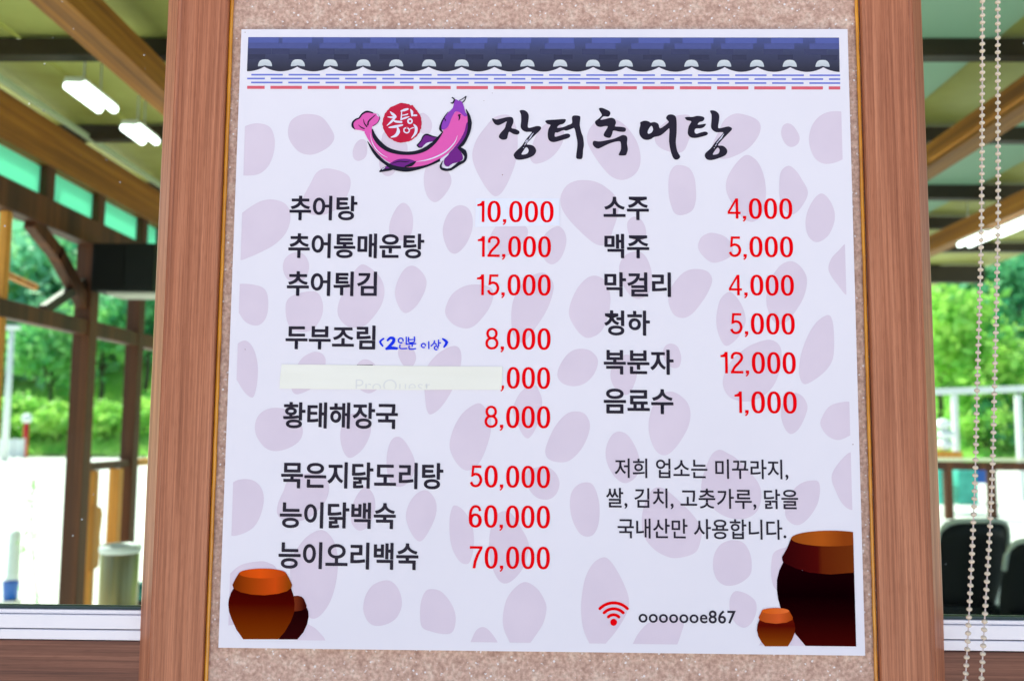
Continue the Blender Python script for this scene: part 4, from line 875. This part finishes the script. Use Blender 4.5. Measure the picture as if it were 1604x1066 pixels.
M_teal = noisy('teal_tarp', (.05, .45, .36), (.1, .6, .5), 6, .5); M_blu = mat('blue_plastic', (.02, .12, .5), .4)
for px0, px1, lb in ((1462, 1481, 'small teal tarp bundle under the railing beside the casing'), (1494, 1524, 'longer teal tarp bundle under the railing')):
    p, q = at(px0, 745, 17.2), at(px1, 745, 17.2)
    tag(box('tarp_bundle', (p[0], 17, .18), (q[0], 17.4, .86), M_teal, None, .06, 3), lb, 'tarp', 'teal tarps by the railing')
q = at(1532, 742, 17.2); tag(box('blue_crate', (q[0] - .12, 17, .6), (q[0] + .2, 17.3, .86), M_blu, None, .02), 'small blue box resting by the teal tarps', 'box')

# things in the yard on the left
c = at(189, 852, 4.4); bn = empty('metal_bin', (c[0], 4.4, 0), 'brushed metal litter bin below the pine newel', 'bin')
M_bin = noisy('brushed_steel', (.22, .18, .08), (.36, .31, .18), 30, .3, 0, (1, 1, .05), metal=1)
rb = .112
lathe('bin_body', [(rb * .96, 0), (rb, .01), (rb, c[2] - .05), (rb * .97, c[2] - .045)], (c[0], 4.4, 0), M_bin, bn, 40)
lathe('rim', [(rb * 1.0, c[2] - .05), (rb * 1.08, c[2] - .045), (rb * 1.1, c[2] - .02), (rb * 1.03, c[2]), (rb * .8, c[2] - .008), (rb * .78, c[2] - .1)], (c[0], 4.4, 0), mat('bin_bag', (.7, .75, .75), .25), bn, 40)
q = at(221, 925, 5.2); bm = bmesh.new(); bmesh.ops.create_uvsphere(bm, u_segments=24, v_segments=16, radius=.075)
me = bpy.data.meshes.new('ball'); bm.to_mesh(me); bm.free(); me.polygons.foreach_set('use_smooth', [True] * len(me.polygons))
stn = empty('glazed_stool', (q[0], 5.2, 0), 'teal round topped stool half hidden by the left casing', 'stool')
lathe('seat', [(0.0, q[2] + .06), (.07, q[2] + .055), (.10, q[2] + .02), (.10, q[2] - .02), (.07, q[2] - .05), (.03, q[2] - .06)], (q[0], 5.2, 0), mat('teal_glaze', (.03, .22, .2), .25), stn, 28)
lathe('pedestal', [(.03, q[2] - .06), (.03, .05), (.12, .03), (.12, 0)], (q[0], 5.2, 0), M_steel, stn, 20)
# slim post with a blue bucket
c = at(24, 830, 6.3); bo = empty('grey_bollard', (c[0], 6.3, 0), 'slim pale grey bollard at the left edge of the yard', 'bollard')
lathe('shaft', [(.05, 0), (.045, c[2] - .03), (.03, c[2]), (0, c[2] + .005)], (c[0], 6.3, 0), mat('pale_grey_paint', (.75, .85, .8), .6), bo, 18)
lathe('base_collar', [(.08, 0), (.08, .03), (.05, .035)], (c[0], 6.3, 0), M_fix, bo, 18)
c = at(17, 916, 6.0); q = at(17, 930, 6.0)
bk = empty('blue_bucket', (c[0], 6.0, 0), 'small blue bucket in front of the grey bollard', 'bucket')
lathe('bucket_body', [(0, q[2] - .04), (.05, q[2] - .04), (.06, c[2] + .02), (.064, c[2] + .03), (.055, c[2] + .03)], (c[0], 6.0, 0), M_blu, bk, 20)
tube('handle', [(c[0] - .06, 6.0, c[2] + .03), (c[0] - .03, 6.0, c[2] + .07), (c[0] + .03, 6.0, c[2] + .07), (c[0] + .06, 6.0, c[2] + .03)], .004, M_fix, bk, 6)
box('stand', (c[0] - .06, 5.94, 0), (c[0] + .06, 6.06, q[2] - .042), M_fix, bk, .005)

# far yard: red pole, white board, light pole, dark hedge fence
YF = 45
c = at(42, 655, YF); g = empty('red_pole', (c[0], YF, 0), 'red pole with a white globe lamp at the far edge of the yard', 'pole')
tube('shaft', [(c[0], YF, 0), (c[0], YF, c[2] - .2)], .13, mat('red_paint', (.6, .02, .02), .5), g, 12)
bm = bmesh.new(); bmesh.ops.create_uvsphere(bm, u_segments=16, v_segments=10, radius=.26); bmesh.ops.translate(bm, vec=(c[0], YF, c[2]), verts=bm.verts)
me = bpy.data.meshes.new('globe'); bm.to_mesh(me); bm.free(); link('globe', me, Mw, g)
p, q = at(-6, 687, 44), at(34, 725, 44); g = empty('white_hoarding', ((p[0] + q[0]) / 2, 44, 0), 'white panel fence at the far left of the yard', 'fence')
for i in range(3):
    a_ = p[0] + (q[0] - p[0]) * i / 3; box('panel', (a_ + .02, 44, .05), (a_ + (q[0] - p[0]) / 3 - .02, 44.06, p[2]), Mw, g, .01, 1)
for i in range(4): a_ = p[0] + (q[0] - p[0]) * i / 3; box('fence_post', (a_ - .04, 44.065, 0), (a_ + .04, 44.14, p[2] + .05), M_fix, g)
c = at(19, 516, 40); g = empty('light_pole', (c[0], 40, 0), 'tall white light pole with a T-shaped head before the wooded hill', 'pole')
tube('shaft', [(c[0] - .02, 40, 0), (c[0], 40, c[2])], [.16, .11], Mw, g, 12)
box('lamp_head', (c[0] - .32, 39.85, c[2]), (c[0] + .32, 40.15, c[2] + .18), Mw, g, .04)
g = empty('mesh_fence', (at(75, 720, 46)[0], 46, 0), 'low dark fence along the foot of the grass bank', 'fence')
x0_, x1_ = at(40, 720, 46)[0], at(230, 720, 46)[0]; zt2 = at(75, 715, 46)[2]
for z in (.12, zt2 * .5, zt2): box('fence_rail', (x0_, 45.98, z - .03), (x1_, 46.02, z + .03), M_steel, g)
x = x0_
while x < x1_: box('picket', (x - .03, 45.94, 0), (x + .03, 45.975, zt2 + .05), M_steel, g); x += .18

# ------------------------------------------------- foliage
def leaves(cen, rad, n, size, flat_=.7):
    """n leaf clumps spread unevenly in an ellipsoid; returns vertices and quads"""
    k = max(5, n // 90); cc = rng.normal(size=(k, 3)); cc /= np.linalg.norm(cc, axis=1)[:, None]; cc *= rng.uniform(.35, .85, (k, 1))
    idx = rng.integers(0, k, n); p = cc[idx] + rng.normal(size=(n, 3)) * .20
    p = p * np.array(rad) + np.array(cen)
    u = rng.normal(size=(n, 3)); u /= np.linalg.norm(u, axis=1)[:, None]; v = rng.normal(size=(n, 3)); v -= (v * u).sum(1)[:, None] * u; v /= np.linalg.norm(v, axis=1)[:, None]
    s = size * rng.uniform(.5, 1.3, (n, 1)); u = u * s; v = v * s * .62
    return np.stack([p - u, p + v, p + u, p - v], 1).reshape(-1, 3)
def quads(name, V):
    n = len(V) // 4; me = bpy.data.meshes.new(name); me.vertices.add(len(V)); me.vertices.foreach_set('co', V.astype(np.float32).ravel())
    me.loops.add(4 * n); me.loops.foreach_set('vertex_index', np.arange(4 * n, dtype=np.int32)); me.polygons.add(n)
    me.polygons.foreach_set('loop_start', np.arange(0, 4 * n, 4, dtype=np.int32)); me.polygons.foreach_set('loop_total', np.full(n, 4, dtype=np.int32)); me.update(); me.validate(); return me
M_lf = [transl('deep_leaf', (.03, .12, .04), (.05, .2, .05), .4, (.35, (.05, .36, .20), (.26, .64, .26))),
        transl('bright_leaf', (.1, .25, .03), (.2, .4, .05), .4, (.9, (.26, .64, .12), (.58, .85, .20))),
        transl('mid_leaf', (.05, .2, .04), (.1, .3, .05), .4, (.8, (.12, .52, .20), (.42, .78, .26)))]
M_bark = noisy('bark', (.05, .035, .025), (.1, .08, .06), 12, .9, .5)
def tree(px, Y, h, r, mi, label, cat='tree', grp='trees and shrubs on the hillside', trunk=.35):
    x = at(px, 600, Y)[0]; z = hgt(x, Y); g = empty('tree' if cat == 'tree' else 'shrub', (x, Y, z), label, cat, grp)
    th = h * trunk
    tube('trunk', [(x, Y, z - .2), (x + .1, Y, z + th * .5), (x, Y + .1, z + th), (x - .1, Y, z + h * .75)], [.04 * h * .6, .03 * h * .6, .022 * h * .6, .01 * h * .6], M_bark, g, 8)
    for k in range(3):
        a = k * 2.1 + px; tube('limb', [(x, Y, z + th * .9), (x + math.cos(a) * r * .5, Y + math.sin(a) * r * .5, z + th + h * .25)], [.012 * h, .005 * h], M_bark, g, 6)
    V = leaves((x, Y, z + th + (h - th) * .48), (r, r, (h - th) * .56), int(1500), .055 * h ** .5 * 2.2)
    link('crown', quads('crown', V), M_lf[mi], g)
for a in ((-15, 58, 7.5, 3.0, 0, 'dark tree at the left edge above the white light pole'), (34, 64, 8.5, 3.2, 2, 'mid green tree right behind the white light pole'),
          (78, 55, 6.0, 2.4, 2, 'rounded green tree above the red pole and the grass bank'), (100, 66, 9.5, 3.4, 0, 'dark tall tree beside the first brown post'),
          (158, 56, 7.0, 2.6, 2, 'green tree seen between the two brown posts'), (178, 70, 9.5, 3.4, 0, 'darker tree high behind the second brown post'),
          (228, 58, 8.0, 2.8, 0, 'dark green tree right of the second post, by the left casing'), (250, 68, 9, 3.2, 2, 'tree partly hidden by the left casing'),
          (1470, 52, 8.4, 3.0, 1, 'yellow green tree next to the right casing, behind the white frame'), (1520, 60, 9.5, 3.4, 2, 'tree between the bead strands on the hill'),
          (1552, 50, 6.4, 2.5, 1, 'bright green tree right above the white frame'), (1592, 56, 9.8, 3.4, 0, 'dark green tree at the right edge of the photograph'), (1450, 66, 11, 3.8, 0, 'dark tree high behind the right casing'),
          (1650, 60, 10, 3.6, 2, 'tree just outside the right edge')): tree(*a)
for a in ((12, 49.5, 2.6, 1.7, 1, 'low shrub on the bank at the far left'), (62, 50, 2.4, 1.6, 1, 'bright low shrub above the red pole'), (96, 49, 2.0, 1.3, 1, 'small shrub left of the first brown post'),
          (170, 49.5, 2.2, 1.5, 1, 'bright shrub between the brown posts'), (228, 50, 2.4, 1.6, 1, 'bright shrub beside the left casing'), (1540, 48.6, 2.6, 1.8, 1, 'shrub inside the white frame'), (1582, 49, 3.0, 2.0, 0, 'dark shrub inside the white frame, right')):
    tree(*a, cat='shrub', trunk=.15)
# the wood on the hill reads as one mass
L = []
for k in range(620):
    px = random.choice((random.uniform(-60, 300), random.uniform(1400, 1680))) if k < 330 else random.uniform(-500, 2100); Y = random.uniform(60, 125)
    x = at(px, 600, Y)[0]; h = random.uniform(6, 10); L.append(leaves((x, Y, hgt(x, Y) + h * .5), (h * .42, h * .42, h * .55), 170, .62))
fo = link('wooded_hillside', quads('wooded_hillside', np.concatenate(L)), transl('far_leaf', (.1, .3, .12), (.14, .42, .16), .4, (.07, (.20, .56, .34), (.48, .80, .44)))); fo['kind'] = 'stuff'
tag(fo, 'dense green wood covering the hill far behind the yard', 'wood')
L = []
for k in range(16000):
    px = random.choice((random.uniform(-60, 300), random.uniform(1400, 1680))) if k < 9000 else random.uniform(-500, 2100); Y = random.uniform(47.3, 60); x = at(px, 600, Y)[0]; L.append((x, Y, hgt(x, Y)))
pts = np.array(L); n = len(pts); a = rng.uniform(0, math.pi, n); hh = rng.uniform(.15, .5, n); w = .07
dx_, dy_ = np.cos(a) * w, np.sin(a) * w; ln = rng.normal(size=(n, 2)) * .1
V = np.stack([pts + np.stack([-dx_, -dy_, 0 * a - .05], 1), pts + np.stack([dx_, dy_, 0 * a - .05], 1), pts + np.stack([dx_ * .2 + ln[:, 0], dy_ * .2 + ln[:, 1], hh], 1), pts + np.stack([-dx_ * .2 + ln[:, 0], -dy_ * .2 + ln[:, 1], hh * .95], 1)], 1).reshape(-1, 3)
gr = link('bank_grass', quads('bank_grass', V), M_lf[1]); tag(gr, 'bright tufted grass on the bank at the foot of the hill', 'grass', kind='stuff')
# thin sapling close outside the left window
c = at(55, 750, 5.6); b = at(64, 990, 5.6); sp = empty('sapling', (b[0], 5.6, 0), 'thin leafy sapling standing in the bright yard by the left window', 'plant')
st_ = [Vector((b[0] + .02, 5.6, 0)), Vector((b[0], 5.6, b[2])), Vector(at(54, 900, 5.6)), Vector(at(48, 820, 5.6)), Vector(at(52, 752, 5.6))]
tube('stem', st_, [.008, .007, .005, .004, .002], mat('green_stem', (.12, .3, .1), .6), sp, 6)
V = []
for k in range(70):
    t = random.uniform(.0, 1); i = min(int(t * 3), 2); p = st_[1 + i].lerp(st_[2 + i], t * 3 - i); sd_ = (1 - t) * .14 + .02
    V.append(leaves(p + Vector((random.uniform(-sd_, sd_), random.uniform(-sd_, sd_), random.uniform(-.01, .03))), (.012, .012, .008), 5, .012))
link('foliage', quads('foliage', np.concatenate(V)), M_lf[2], sp)
